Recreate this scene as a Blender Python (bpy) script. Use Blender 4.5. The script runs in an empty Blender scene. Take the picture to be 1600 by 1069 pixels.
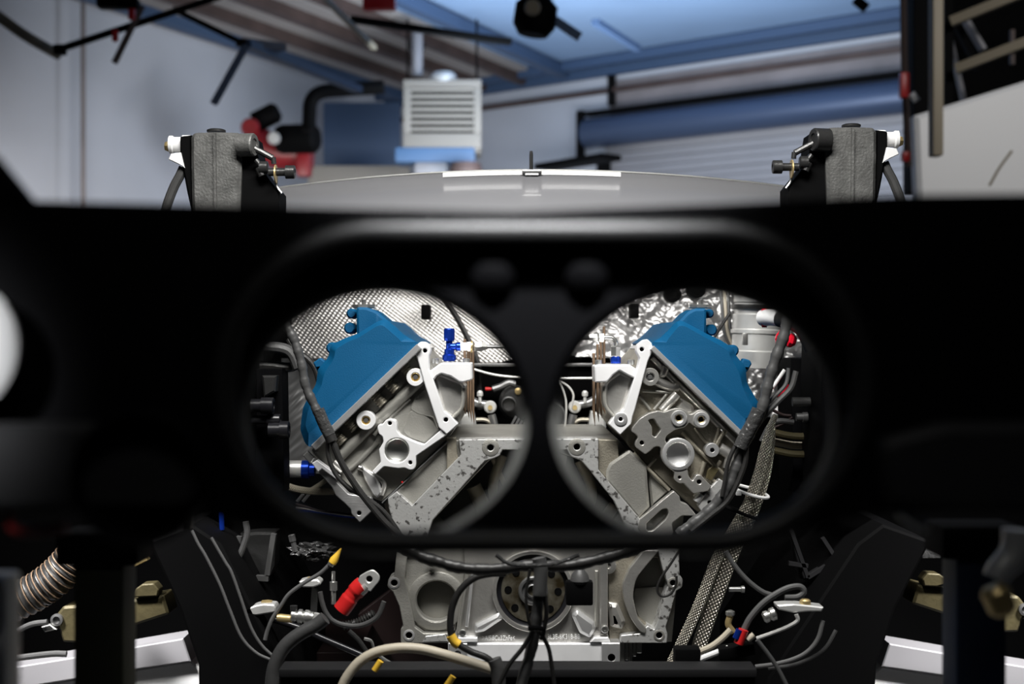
import bpy, bmesh, math, random
from mathutils import Vector, Matrix, Quaternion, noise
from mathutils.geometry import tessellate_polygon, delaunay_2d_cdt
random.seed(7)
C = bpy.context.scene.collection
S = bpy.context.scene
# ---------------------------------------------------------------- camera, world, lights, exposure
FPX = 2200.0          # focal length in pixels of the 1600 px wide frame
CZ = 1.25             # camera height
D = 2.2               # engine front plane distance
def W(px, py, Y):
    return Vector(((px-800)/FPX*Y, Y, CZ+(534.5-py)/FPX*Y))
cam = bpy.data.cameras.new('camera'); co = bpy.data.objects.new('camera', cam); C.objects.link(co)
co.location = (0, 0, CZ); co.rotation_euler = (math.pi/2, 0, 0)
cam.sensor_width = 36; cam.lens = 36*FPX/1600; cam.clip_start = 0.02; cam.clip_end = 80
cam.dof.use_dof = True; cam.dof.focus_distance = 2.2; cam.dof.aperture_fstop = 4.6
S.camera = co
w = bpy.data.worlds.new('world'); S.world = w; w.use_nodes = True
w.node_tree.nodes['Background'].inputs[0].default_value = (0.55, 0.62, 0.75, 1)
w.node_tree.nodes['Background'].inputs[1].default_value = 0.008
S.view_settings.view_transform = 'Standard'; S.view_settings.look = 'None'
S.view_settings.gamma = 1; S.view_settings.use_curve_mapping = False
S.view_settings.exposure = 0.0
def area(name, loc, target, sx, sy, power, col=(1, 1, 1), spread=180):
    l = bpy.data.lights.new(name, 'AREA'); l.shape = 'RECTANGLE'; l.size = sx; l.size_y = sy
    l.energy = power; l.color = col; l.spread = math.radians(spread)
    o = bpy.data.objects.new(name, l); C.objects.link(o); o.location = loc
    o.rotation_euler = (Vector(target)-Vector(loc)).to_track_quat('-Z', 'Y').to_euler()
    return o
area('bay_work_light', (0.0, 1.45, CZ+1.0), (0, 2.25, CZ-0.12), 0.9, 0.22, 16.5, (1, 0.985, 0.95), 110)
area('firewall_work_light', (0.06, 2.52, CZ+0.155), (0.05, 2.9, CZ-0.03), 0.75, 0.05, 1.5, (1, 0.98, 0.95), 150)
area('rim_highlight_fill', (0.02, 0.36, CZ+0.62), (0.01, 0.70, CZ+0.082), 0.14, 0.03, 0.26, (0.97, 0.98, 1.0), 11)  # added narrow lamp that puts the highlight on the opening rim
area('disc_fill', (-0.55, 0.05, CZ+0.35), (-0.31, 0.68, CZ), 0.06, 0.06, 0.16, (0.97, 0.98, 1.0), 9)  # added fill aimed at the pale disc, not a workshop fixture
area('lobe_fill', (0.0, 0.1, CZ+0.9), (0.0, 0.7, CZ-0.05), 0.4, 0.1, 0.22, (1.0, 0.98, 0.94), 60)  # added weak front fill to bring up the lobe rim arcs
area('side_fill_left', (-1.3, 1.5, CZ+1.0), (-0.66, 2.5, CZ-0.62), 0.5, 0.2, 4.5, (1, 0.98, 0.97), 28)  # added fill brightening the white panel at bottom left
area('side_fill_right', (1.5, 1.5, CZ+1.0), (0.78, 2.5, CZ-0.62), 0.5, 0.2, 4.5, (1, 0.98, 0.97), 28)  # added fill brightening the white panel at bottom right
area('wall_fill_left', (-2.6, 10.0, CZ+0.75), (-3.3, 12.6, CZ+0.0), 2.0, 0.5, 60, (1, 0.96, 0.92), 120)  # unseen fill, kept low so the top of the left wall stays dark
area('back_wall_fill', (0.7, 11.5, CZ+1.1), (0.9, 16.0, CZ+0.5), 1.6, 0.5, 64, (1, 0.95, 0.95))  # unseen background fill added for the back wall
area('right_fill', (2.4, 4.4, CZ+1.9), (2.35, 6.5, CZ+0.6), 0.8, 0.3, 26, (1, 0.98, 0.96))  # unseen background fill added for the white panel and rack
area('skylight_bounce', (0.5, 11.5, CZ+1.6), (1.0, 13.5, CZ+3.2), 3.0, 2.0, 150, (0.74, 0.86, 1.0))
# ---------------------------------------------------------------- materials
MATS = {}
def mat(name, col, rough=0.5, metal=0.0, bump=0.0, bscale=200.0, var=0.0, vscale=20.0, coat=0.0, kind=None, col2=None, lo=.5, hi=.6, spec=0.5):
    m = bpy.data.materials.new(name); m.use_nodes = True; nt = m.node_tree; N = nt.nodes; L = nt.links
    b = N['Principled BSDF']; b.inputs['Base Color'].default_value = (*col, 1)
    b.inputs['Roughness'].default_value = rough; b.inputs['Metallic'].default_value = metal
    b.inputs['Coat Weight'].default_value = coat; b.inputs['Specular IOR Level'].default_value = spec
    tc = N.new('ShaderNodeTexCoord'); src = tc.outputs['Object']
    if var > 0 or col2:
        n = N.new('ShaderNodeTexNoise'); n.inputs['Scale'].default_value = vscale; n.inputs['Detail'].default_value = 6
        L.new(src, n.inputs['Vector'])
        r = N.new('ShaderNodeValToRGB'); L.new(n.outputs['Fac'], r.inputs[0])
        c2 = col2 if col2 else tuple(c*(1-var) for c in col)
        r.color_ramp.elements[0].position = lo if col2 else .3; r.color_ramp.elements[1].position = hi if col2 else .7
        r.color_ramp.elements[0].color = (*c2, 1); r.color_ramp.elements[1].color = (*col, 1)
        L.new(r.outputs[0], b.inputs['Base Color'])
    h = None
    if kind == 'braid':
        uv = N.new('ShaderNodeUVMap'); mp = N.new('ShaderNodeMapping'); mp.inputs['Rotation'].default_value = (0, 0, math.radians(45))
        mp.inputs['Scale'].default_value = (14, 14, 1); L.new(uv.outputs[0], mp.inputs['Vector'])
        ck = N.new('ShaderNodeTexChecker'); ck.inputs['Scale'].default_value = 1.0; L.new(mp.outputs[0], ck.inputs['Vector'])
        wv = N.new('ShaderNodeTexWave'); wv.inputs['Scale'].default_value = .318*1.0; L.new(mp.outputs[0], wv.inputs['Vector'])
        wv2 = N.new('ShaderNodeTexWave'); wv2.bands_direction = 'Y'; wv2.inputs['Scale'].default_value = .318*1.0; L.new(mp.outputs[0], wv2.inputs['Vector'])
        mx = N.new('ShaderNodeMath'); mx.operation = 'MULTIPLY'; L.new(wv.outputs['Fac'], mx.inputs[0]); L.new(wv2.outputs['Fac'], mx.inputs[1])
        h = mx.outputs[0]
        r = N.new('ShaderNodeValToRGB'); L.new(h, r.inputs[0]); r.color_ramp.elements[1].position = .35
        r.color_ramp.elements[0].color = tuple(c*.3 for c in col)+(1,); r.color_ramp.elements[1].color = (*col, 1)
        L.new(r.outputs[0], b.inputs['Base Color'])
    if kind == 'brushed':
        mp = N.new('ShaderNodeMapping'); mp.inputs['Scale'].default_value = (1, 1, 30); L.new(src, mp.inputs['Vector'])
        n = N.new('ShaderNodeTexNoise'); n.inputs['Scale'].default_value = 25; L.new(mp.outputs[0], n.inputs['Vector']); h = n.outputs['Fac']
    if kind == 'braided':
        pass
    if bump > 0:
        if h is None:
            n = N.new('ShaderNodeTexNoise'); n.inputs['Scale'].default_value = bscale; n.inputs['Detail'].default_value = 4
            L.new(src, n.inputs['Vector']); h = n.outputs['Fac']
        bp = N.new('ShaderNodeBump'); bp.inputs['Strength'].default_value = bump; bp.inputs['Distance'].default_value = 0.004
        L.new(h, bp.inputs['Height']); L.new(bp.outputs[0], b.inputs['Normal'])
    MATS[name] = m
    return m
mat('cast', (0.33, 0.323, 0.295), 0.48, 0.55, 0.16, 420, 0.25, 14)
mat('cast_warm', (0.37, 0.34, 0.275), 0.45, 0.6, 0.2, 350, 0.35, 16)
mat('cast_shiny', (0.68, 0.665, 0.63), 0.32, 0.8, 0.12, 200, 0.25, 18)
mat('machined', (0.80, 0.80, 0.80), 0.33, 0.75, 0.05, 90, 0.18, 25)
mat('machined_white', (0.90, 0.90, 0.91), 0.38, 0.25, 0.03, 60, 0.12, 22)
mat('stained', (0.52, 0.52, 0.51), 0.45, 0.55, 0.12, 260, col2=(0.10, 0.095, 0.09), vscale=120, lo=.36, hi=.44)
mat('scratched', (0.50, 0.50, 0.50), 0.4, 0.7, 0.15, 60, 0.4, 40, kind='brushed')
mat('blue_paint', (0.0005, 0.070, 0.17), 0.55, 0.0, 0.12, 500, 0.12, 9, spec=0.25)
mat('anodised_blue', (0.01, 0.05, 0.42), 0.25, 0.7)
mat('black_gloss', (0.010, 0.010, 0.012), 0.28, 0.0, spec=0.5)
mat('lobe_gloss', (0.13, 0.13, 0.12), 0.45, 0.0, spec=0.7)
mat('rim_gloss', (0.008, 0.008, 0.008), 0.5, 0.0, spec=0.4)
mat('black_satin', (0.0016, 0.0016, 0.002), 0.7, 0.0, 0.05, 120, spec=0.05)
mat('charcoal', (0.013, 0.013, 0.014), 0.6, 0.0, 0.05, 120, spec=0.2)
mat('black_metal', (0.030, 0.030, 0.030), 0.32, 0.3, 0.12, 180)
mat('mount_cast', (0.15, 0.15, 0.145), 0.5, 0.4, 0.25, 260, 0.5, 40)
mat('rubber', (0.018, 0.0175, 0.017), 0.42, 0.0, 0.12, 150)
mat('rubber_grey', (0.055, 0.055, 0.055), 0.45, 0.0, 0.1, 150)
mat('wire_grey', (0.085, 0.085, 0.085), 0.5)
mat('tape_shiny', (0.05, 0.05, 0.05), 0.2, 0.1, 0.9, 110)
mat('steel', (0.62, 0.62, 0.60), 0.28, 0.9)
mat('steel_dark', (0.25, 0.25, 0.25), 0.35, 0.8)
mat('brass', (0.62, 0.47, 0.22), 0.38, 0.7, 0.1, 120)
mat('brass_dull', (0.09, 0.075, 0.035), 0.5, 0.4, 0.15, 120, 0.4, 30)
mat('red', (0.62, 0.02, 0.02), 0.35)
mat('red_glass', (0.70, 0.01, 0.03), 0.18, 0.2)
mat('dark_red', (0.012, 0.002, 0.0015), 0.6)
mat('dark_red_strap', (0.22, 0.012, 0.01), 0.6)
mat('deep_red', (0.20, 0.008, 0.012), 0.4)
mat('yellow', (0.85, 0.52, 0.05), 0.45)
mat('beige_hose', (0.48, 0.43, 0.34), 0.5, 0, 0.1, 150)
mat('white', (0.80, 0.80, 0.80), 0.5)
mat('white_bright', (0.95, 0.95, 0.95), 0.45)
mat('brown_plate', (0.30, 0.20, 0.13), 0.5, 0.4, 0.2, 100, 0.5, 30)
mat('duct_silver', (0.70, 0.70, 0.68), 0.35, 0.5, 0.08, 60, 0.2, 10)
mat('braid', (0.92, 0.85, 0.72), 0.32, 0.85, 0.9, kind='braid')
mat('cloth_braid', (0.50, 0.45, 0.34), 0.6, 0.0, 0.6, kind='braid')
mat('foil', (0.92, 0.91, 0.90), 0.36, 0.8, 0.25, 90)
mat('foil_dim', (0.93, 0.90, 0.87), 0.34, 0.8, 0.1, 90)
mat('crank_face', (0.30, 0.28, 0.22), 0.3, 0.8, 0.1, 80, col2=(0.08, 0.06, 0.03), vscale=30, lo=.40, hi=.6)
mat('glass_grey', (0.28, 0.28, 0.295), 0.22, 0.0, coat=0.5)
mat('wall_paint', (0.52, 0.55, 0.61), 0.85, 0, 0.05, 20, 0.08, 1.2)
mat('ceiling_daylight_blue', (0.30, 0.45, 0.68), 0.8, 0, 0.1, 10, 0.12, 1.0)  # blue of the skylight's daylight painted into the ceiling colour
mat('header_grey', (0.26, 0.235, 0.24), 0.7, var=.3, vscale=2)
mat('ceiling_beige', (0.36, 0.33, 0.31), 0.8, 0, 0.1, 10, 0.12, 1.0)
mat('purlin', (0.05, 0.09, 0.17), 0.6)
mat('purlin_brown', (0.085, 0.055, 0.048), 0.6, var=.4, vscale=3)
mat('bg_black', (0.002, 0.002, 0.0022), 0.7, spec=0.06)
mat('door_grey', (0.30, 0.295, 0.31), 0.55, 0.2, 0.05, 10, .15, 1)
mat('drum_blue_reflection', (0.055, 0.08, 0.14), 0.4, 0.3)  # blue reflections on the drum put into its base colour
mat('heater_beige', (0.21, 0.195, 0.17), 0.6)
mat('heater_blue', (0.06, 0.13, 0.25), 0.5)
mat('olive', (0.20, 0.17, 0.12), 0.6)
mat('concrete', (0.25, 0.25, 0.25), 0.8, 0, 0.1, 8, 0.3, 2)
mat('post_green', (0.022, 0.024, 0.010), 0.6, var=.6, vscale=15)
mat('post_blue', (0.004, 0.016, 0.05), 0.5, var=.6, vscale=12)
# ---------------------------------------------------------------- mesh builder
def rounded(poly, r=0.0, n=4):
    out = []; k = len(poly)
    for i in range(k):
        p = poly[i]; rr = p[2] if len(p) > 2 else r
        P = Vector(p[:2]); A = Vector(poly[i-1][:2]); B = Vector(poly[(i+1) % k][:2])
        if rr <= 0: out.append((P.x, P.y)); continue
        a = (A-P); b = (B-P); la = a.length; lb = b.length
        if la < 1e-6 or lb < 1e-6: continue
        a /= la; b /= lb; t = min(rr, la*.48, lb*.48)
        p0 = P+a*t; p1 = P+b*t
        for j in range(n+1):
            u = j/n; q = p0*(1-u)**2 + P*2*u*(1-u) + p1*u*u
            out.append((q.x, q.y))
    return out
def circ(cx, cy, r, n=28, ry=None):
    ry = ry or r
    return [(cx+r*math.cos(2*math.pi*i/n), cy+ry*math.sin(2*math.pi*i/n)) for i in range(n)]
def area2(p): return sum(p[i-1][0]*p[i][1]-p[i][0]*p[i-1][1] for i in range(len(p)))/2
def inset(loop, d):
    n = len(loop); out = []
    for i in range(n):
        a = Vector(loop[i-1]); p = Vector(loop[i]); b = Vector(loop[(i+1) % n])
        e1 = (p-a); e2 = (b-p)
        if e1.length < 1e-9 or e2.length < 1e-9: out.append((p.x, p.y)); continue
        e1.normalize(); e2.normalize()
        n1 = Vector((-e1.y, e1.x)); n2 = Vector((-e2.y, e2.x)); m = n1+n2
        if m.length < 1e-6: m = n1
        m.normalize(); c = max(0.45, m.dot(n1)); q = p+m*(d/c)
        out.append((q.x, q.y))
    return out
def cr(pts, n=6, closed=False):
    pts = [Vector(p) for p in pts]; out = []; k = len(pts)
    rng = range(k) if closed else range(k-1)
    for i in rng:
        p1 = pts[i]; p2 = pts[(i+1) % k]
        p0 = pts[i-1] if (closed or i > 0) else p1*2-p2
        p3 = pts[(i+2) % k] if (closed or i < k-2) else p2*2-p1
        for j in range(n):
            t = j/n
            out.append(0.5*((2*p1)+(p2-p0)*t+(2*p0-5*p1+4*p2-p3)*t*t+(3*p1-p0-3*p2+p3)*t**3))
    if not closed: out.append(pts[-1])
    return out
def tess(loops):
    vs = [Vector(p) for q in loops for p in q]; es = []; off = 0
    for q in loops:
        m = len(q); es += [(off+i, off+(i+1) % m) for i in range(m)]; off += m
    v2, e2, f2, _, _, _ = delaunay_2d_cdt(vs, es, [], 0, 1e-7)
    out = []
    for f in f2:
        c = sum((v2[i] for i in f), Vector((0, 0)))/len(f); n = False
        for q in loops:
            for i in range(len(q)):
                (ax, ay), (bx, by) = q[i-1], q[i]
                if (ay > c.y) != (by > c.y) and c.x < (bx-ax)*(c.y-ay)/(by-ay)+ax: n = not n
        if n: out.append(tuple(f))
    return v2, out
class MB:
    def __init__(s): s.v = []; s.f = []; s.uv = {}
    def add(s, vs, fs):
        k = len(s.v); s.v += [tuple(v) for v in vs]; s.f += [tuple(i+k for i in f) for f in fs]; return s
    def plate(s, poly, Yf, th, holes=(), r=0.0, bev=0.0012, back=True):
        """poly in picture pixels at depth Yf, extruded th metres straight back"""
        loops = [rounded(poly, r)]+[rounded(h, 0) for h in holes]
        L = []
        for i, lp in enumerate(loops):
            q = [((x-800)/FPX*Yf, CZ+(534.5-y)/FPX*Yf) for x, y in lp]
            if (area2(q) > 0) != (i == 0): q = q[::-1]
            L.append(q)
        return s.xplate(L, Yf, th, bev, back)
    def xplate(s, L, Yf, th, bev=0.0012, back=True):
        fr = [inset(q, bev) for q in L] if bev else L
        v2, tri = tess(fr); v3, tri3 = tess(L)
        flat = [p for q in fr for p in q]; outer = [p for q in L for p in q]; n = len(flat)
        vs = [(x, Yf, z) for x, z in flat]; fs = []
        if bev: vs += [(x, Yf+bev, z) for x, z in outer]
        vs += [(x, Yf+th, z) for x, z in outer]
        off = 0
        lv = 2 if bev else 1
        for q in L:
            m = len(q)
            for i in range(m):
                a = off+i; b = off+(i+1) % m
                for k in range(lv): fs.append((a+k*n, b+k*n, b+(k+1)*n, a+(k+1)*n))
            off += m
        k = len(vs); vs += [(p.x, Yf, p.y) for p in v2]; fs += [tuple(i+k for i in t) for t in tri]
        k = len(vs); vs += [(p.x, Yf+th, p.y) for p in v3]; fs += [tuple(i+k for i in t) for t in tri3]
        return s.add(vs, fs)
    def lathe(s, prof, c, axis=(0, -1, 0), seg=28, cap=True):
        ax = Vector(axis).normalized(); q = Vector((0, 0, 1)).rotation_difference(ax); c = Vector(c); vs = []; fs = []
        for r, h in prof:
            for i in range(seg):
                a = 2*math.pi*(i+.5)/seg; vs.append(c+q @ Vector((r*math.cos(a), r*math.sin(a), h)))
        for j in range(len(prof)-1):
            for i in range(seg):
                k = (i+1) % seg; fs.append((j*seg+i, j*seg+k, (j+1)*seg+k, (j+1)*seg+i))
        if cap:
            fs.append(tuple(range(seg))[::-1]); fs.append(tuple((len(prof)-1)*seg+i for i in range(seg)))
        return s.add(vs, fs)
    def tube(s, pts, r, seg=10, n=6, closed=False, smooth=True, radii=None):
        P = cr(pts, n, closed) if smooth else [Vector(p) for p in pts]
        m = len(P); vs = []; fs = []; k0 = len(s.v)
        t0 = (P[1]-P[0]).normalized(); up = Vector((0, 1, 0)) if abs(t0.y) < .9 else Vector((1, 0, 0))
        nrm = (up-t0*up.dot(t0)).normalized(); ln = [0.0]
        for i in range(1, m): ln.append(ln[-1]+(P[i]-P[i-1]).length)
        for i in range(m):
            if closed: t = (P[(i+1) % m]-P[i-1]).normalized()
            else: t = (P[min(i+1, m-1)]-P[max(i-1, 0)]).normalized()
            nrm = (nrm-t*nrm.dot(t)).normalized(); b = t.cross(nrm)
            rr = radii[min(len(radii)-1, int(i/m*len(radii)))] if radii else r
            if callable(r): rr = r(i/(m-1), ln[i])
            for j in range(seg):
                a = 2*math.pi*j/seg; vs.append(P[i]+nrm*math.cos(a)*rr+b*math.sin(a)*rr)
        R = r if not callable(r) else r(.5, 0)
        for i in range(m if closed else m-1):
            i2 = (i+1) % m
            for j in range(seg):
                j2 = (j+1) % seg
                f = (i*seg+j, i*seg+j2, i2*seg+j2, i2*seg+j)
                u0 = j/seg; u1 = (j+1)/seg; v0 = ln[i]/(2*math.pi*R); v1 = (ln[i2] if i2 else ln[-1]+.01)/(2*math.pi*R)
                s.uv[len(s.f)+len(fs)] = ((u0, v0), (u1, v0), (u1, v1), (u0, v1)); fs.append(f)
        if not closed:
            fs.append(tuple(range(seg))[::-1]); fs.append(tuple((m-1)*seg+i for i in range(seg)))
        return s.add(vs, fs)
    def box(s, c, size, rot=None, bev=0.0):
        x, y, z = (a/2 for a in size); c = Vector(c); R = rot or Matrix.Identity(3)
        if bev <= 0:
            vs = [c+R @ Vector((i*x, j*y, k*z)) for i in (-1, 1) for j in (-1, 1) for k in (-1, 1)]
            return s.add(vs, [(0, 1, 3, 2), (4, 6, 7, 5), (0, 4, 5, 1), (2, 3, 7, 6), (0, 2, 6, 4), (1, 5, 7, 3)])
        b = bmesh.new(); bmesh.ops.create_cube(b, size=1)
        for v in b.verts: v.co = Vector((v.co.x*2*x, v.co.y*2*y, v.co.z*2*z))
        bmesh.ops.bevel(b, geom=b.edges[:], offset=bev, segments=2, affect='EDGES', profile=.6)
        b.verts.index_update()
        vs = [c+R @ v.co for v in b.verts]; fs = [tuple(v.index for v in f.verts) for f in b.faces]; b.free()
        return s.add(vs, fs)
    def beam(s, a, b, wd, ht, up=(0, 0, 1), bev=0.0):
        a = Vector(a); b = Vector(b); t = (b-a); L = t.length; t.normalize(); up = Vector(up)
        sx = t.cross(up).normalized(); uz = sx.cross(t)
        R = Matrix((sx, t, uz)).transposed()
        return s.box((a+b)/2, (wd, L, ht), R, bev)
    def rings(s, loops, cap=True):
        n = len(loops[0]); vs = [p for l in loops for p in l]; fs = []
        for k in range(len(loops)-1):
            for i in range(n): j = (i+1) % n; fs.append((k*n+i, k*n+j, (k+1)*n+j, (k+1)*n+i))
        s.add(vs, fs)
        if cap:
            k0 = len(s.v)-len(vs)
            for lp, o in ((loops[0], 0), (loops[-1], (len(loops)-1)*n)):
                tr = tessellate_polygon([[Vector(p) for p in lp]])
                s.f += [tuple(k0+o+i for i in t) for t in tr]
        return s
    def obj(s, name, m, parent=None, label=None, cat=None, group=None, kind=None, smooth=35, bevel=0):
        me = bpy.data.meshes.new(name); me.from_pydata(s.v, [], s.f)
        if s.uv:
            uvl = me.uv_layers.new(name='UVMap')
            for fi, c in s.uv.items():
                for k, li in enumerate(me.polygons[fi].loop_indices): uvl.data[li].uv = c[k]
        bm = bmesh.new(); bm.from_mesh(me)
        if not s.uv: bmesh.ops.remove_doubles(bm, verts=bm.verts, dist=2e-6)
        bmesh.ops.recalc_face_normals(bm, faces=bm.faces); bm.to_mesh(me); bm.free()
        me.materials.append(MATS[m])
        if smooth:
            me.shade_smooth(); me.set_sharp_from_angle(angle=math.radians(smooth))
        o = bpy.data.objects.new(name, me); C.objects.link(o)
        if bevel:
            md = o.modifiers.new('bevel', 'BEVEL'); md.width = bevel; md.segments = 3; md.limit_method = 'ANGLE'; md.angle_limit = math.radians(25)
        if parent: o.parent = parent
        elif kind != 'structure':
            vs = [v.co for v in me.vertices]
            c = Vector(((min(v.x for v in vs)+max(v.x for v in vs))/2, (min(v.y for v in vs)+max(v.y for v in vs))/2, min(v.z for v in vs)))
            me.transform(Matrix.Translation(-c)); o.location = c
        tag(o, label, cat, group, kind)
        return o
def tag(o, label=None, cat=None, group=None, kind=None):
    if label: o['label'] = label
    if cat: o['category'] = cat
    if group: o['group'] = group
    if kind: o['kind'] = kind
ROOTS = []
def thing(name, label, cat, group=None):
    o = bpy.data.objects.new(name, None); C.objects.link(o); o.empty_display_size = .05
    tag(o, label, cat, group); ROOTS.append(o); return o
def settle():
    for r in ROOTS:
        pts = []
        for ch in r.children:
            for v in ch.data.vertices: pts.append(v.co)
        if not pts: continue
        c = Vector(((min(v.x for v in pts)+max(v.x for v in pts))/2, (min(v.y for v in pts)+max(v.y for v in pts))/2, min(v.z for v in pts)))
        r.location = c
        for ch in r.children: ch.matrix_parent_inverse = Matrix.Translation(-c)
def px(n, Y=D): return n/FPX*Y      # pixels to metres at depth Y
def boss(parent, name, cx, cy, r, Yf, depth, hole=0, m='machined', hm='steel_dark', sock=0, label=None):
    """round boss facing the camera with a recessed hole or socket"""
    R = px(r, Yf); H = px(hole, Yf); c = W(cx, cy, Yf); b = .0008
    if hole:
        prof = [(R, -depth), (R, -b), (R-b, 0), (H+b, 0), (H, -b), (H, -min(depth*.8, .012))]
    else: prof = [(R, -depth), (R, -b), (R-b, 0)]
    return MB().lathe(prof, c).obj(name, m, parent, label)
# ================================================================ ENGINE
eng = thing('engine', 'bare aluminium V8 engine with blue valve covers standing in the open engine bay', 'engine')
def hole_cup(parent, cx, cy, r, Yf, depth=.014, name='bolt_hole_shade', m='bg_black'):
    R = px(r, Yf); c = W(cx, cy, Yf)
    return MB().lathe([(R*1.12, -depth-.002), (R*1.12, -.0015), (R, -.0004), (R*.9, -.001), (R*.9, -depth)], c, seg=18).obj(name, m, parent)  # black cup paints the shade inside the hole
# --- valve covers
def valve_cover(O, I, tower, label):
    O = rounded(O, 5, 2); I = rounded(I, 5, 2)
    Yb = D+.36
    lp = []
    back = [W(x, y, D) for x, y in O]
    cx = sum(p.x for p in back)/len(back); cz = sum(p.z for p in back)/len(back)
    l0 = [Vector((p.x, Yb, p.z)) for p in back]
    l1 = [Vector((p.x, D+.015, p.z)) for p in back]
    ra, rb = Vector(O[0]), Vector(O[-1]); rn = Vector((rb.y-ra.y, ra.x-rb.x)).normalized()
    l1b = [W(x, y, D-.016 if abs((Vector((x, y))-ra).dot(rn)) < 5 else D+.003) for x, y in O]
    l2 = [W(x, y, D-.012) for x, y in I]
    mb = MB().rings([l0, l1, l1b, l2])
    o = mb.obj('valve_cover', 'blue_paint', eng, label, smooth=50, bevel=.004)
    MB().plate(tower, D+.004, .10, r=4, bev=.004).obj('breather_tower', 'blue_paint', o, bevel=.001)
    return o
OL = [(655,537),(632,524),(620,513),(604,499),(592,501),(558,522),(540,528),(516,540),(515,550),(513,558),(505,568),(497,576),(494,600),(480,624),(473,638),(469,672),(477,694),(486,700)]
IL = [(630,538),(624,530),(611,519),(598,508),(590,509),(560,528),(544,534),(524,546),(523,556),(519,566),(511,576),(506,586),(502,604),(487,628),(481,642),(477,664),(480,674),(484,682)]
vl = valve_cover(OL, IL, [(607,502),(588,486),(572,480),(557,480),(557,526),(592,510)], 'left blue valve cover')
OR = [(1016,537),(1032,528),(1048,512),(1058,502),(1066,501),(1105,522),(1125,531),(1146,544),(1149,554),(1155,562),(1160,567),(1165,574),(1167,598),(1178,618),(1187,632),(1185,648),(1172,664),(1160,678)]
IR = [(1040,539),(1043,531),(1053,519),(1061,509),(1069,509),(1103,528),(1120,537),(1139,549),(1141,560),(1147,568),(1151,575),(1156,585),(1160,604),(1169,624),(1177,636),(1175,645),(1168,652),(1162,658)]
vr = valve_cover(OR, IR, [(1060,503),(1074,488),(1086,482),(1104,482),(1104,526),(1068,510)], 'right blue valve cover')
for vc, sx, caps, lumps, tab in (
    (vl, 1, (569, 478), [(549,490,8,2.27,8), (546,513,9,2.26,12), (518,544,9,2.25,8)], [(489,567),(500,559),(509,566),(496,582)]),
    (vr, -1, (1094, 478), [(1109,490,7,2.27,8), (1112,516,9,2.26,12), (1146,548,9,2.25,8)], [(1158,568),(1162,560),(1172,563),(1175,569),(1167,582)])):
    for x, y, r, Y, d in lumps:
        MB().lathe([(px(r, Y)*.8, -.05), (px(r, Y), -.045), (px(r, Y), -.004), (px(r, Y)*.7, 0)], W(x, y, Y)).obj('bolt_tower', 'blue_paint', vc)
    MB().plate(tab, D+.03, .02, r=2, bev=.002).obj('mounting_tab', 'blue_paint', vc)
    c = W(caps[0], caps[1], D+.05)
    m = MB(); m.lathe([(.018, -.004), (.0195, -.003), (.0195, .001), (.018, .002)], c, (0, 0, 1), 8)
    cap = m.obj('filler_cap', 'steel', vc)
    MB().lathe([(.004, 0), (.004, .007), (.003, .008)], c+Vector((0, -.004, .002)), (0, 0, 1), 6).obj('cap_bolt', 'steel_dark', vc, smooth=0)
# --- cylinder heads
def plank(parent, name, a, b, wpx, Yf, th, m, bev=.0012):
    A = Vector(a); B = Vector(b); d = (B-A).normalized(); n = Vector((-d.y, d.x))*wpx/2
    return MB().plate([tuple(A+n), tuple(B+n), tuple(B-n), tuple(A-n)], Yf, th, bev=bev).obj(name, m, parent)
def cast_tube(parent, name, pts, r, Y, m='cast', seg=14):
    return MB().tube([W(x, y, Y) for x, y in pts], px(r, Y), seg=seg).obj(name, m, parent)
def ring_boss(parent, cx, cy, r, hr, Yf=2.19, dep=.05, m='machined_white', hm='brass'):
    o = boss(parent, 'bolt_boss', cx, cy, r, Yf, dep, hr, m)
    c = W(cx, cy, Yf); R = px(hr, Yf)
    MB().lathe([(R*1.05, -.012), (R*1.05, -.002), (R*.85, -.0012), (R*.85, -.0045)], c, seg=20).obj('socket_plug', hm, parent)
    MB().lathe([(R*.55, -.0105), (R*.55, -.0022)], c, seg=6).obj('hex_socket', 'steel_dark', parent, smooth=0)
    return o
def ribbed_plug(parent, x, y, ux, uy, r, L, Y):
    """cast spring-like plug, axis in the picture plane"""
    a = W(x-ux*L/2, y-uy*L/2, Y); b = W(x+ux*L/2, y+uy*L/2, Y); ln = (b-a).length
    prof = []; n = 5
    for i in range(n):
        h = ln*i/n; R = px(r, Y)
        prof += [(R*.84, h), (R, h+ln*.05), (R, h+ln*.13), (R*.84, h+ln*.17)]
    return MB().lathe(prof, a, (b-a), 18).obj('ribbed_plug', 'cast_warm', parent)
hl = MB().plate([(655,546),(486,704),(500,730),(540,762),(597,784),(702,684),(716,663),(722,640),(720,600),(686,588),(668,560)], D+.016, .36, r=3).obj('cylinder_head', 'cast', eng, 'left grey cast cylinder head')
plank(hl, 'gasket_rail', (655,541), (489,700), 10, D-.022, .39, 'machined')
MB().plate([(655,548),(648,560),(660,572),(574,660),(560,650)], D+.012, .01, r=2).obj('head_web', 'cast', hl)
cast_tube(hl, 'oil_gallery', [(658,592),(632,617),(575,670),(528,716)], 9, D+.012)
for x, y in ((634,576), (612,603), (592,625), (549,663), (530,684)):
    ribbed_plug(hl, x, y, .68, .73, 8.5, 22, D+.006)
cast_tube(hl, 'cast_rib', [(640,622),(600,660),(585,680)], 4, D+.014)
cast_tube(hl, 'cast_rib', [(590,690),(560,722),(545,735)], 4, D+.014)
cast_tube(hl, 'cast_rib', [(664,612),(686,668)], 3.5, D+.013)
cast_tube(hl, 'cast_rib', [(560,730),(584,742),(600,756),(596,774)], 4, D+.012, 'cast_shiny')
MB().plate([(563,726),(572,733),(588,745),(594,758),(597,770),(590,779),(583,772),(570,750)], D+.006, .012, r=3, bev=.003).obj('cast_pad', 'machined', hl)
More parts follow.
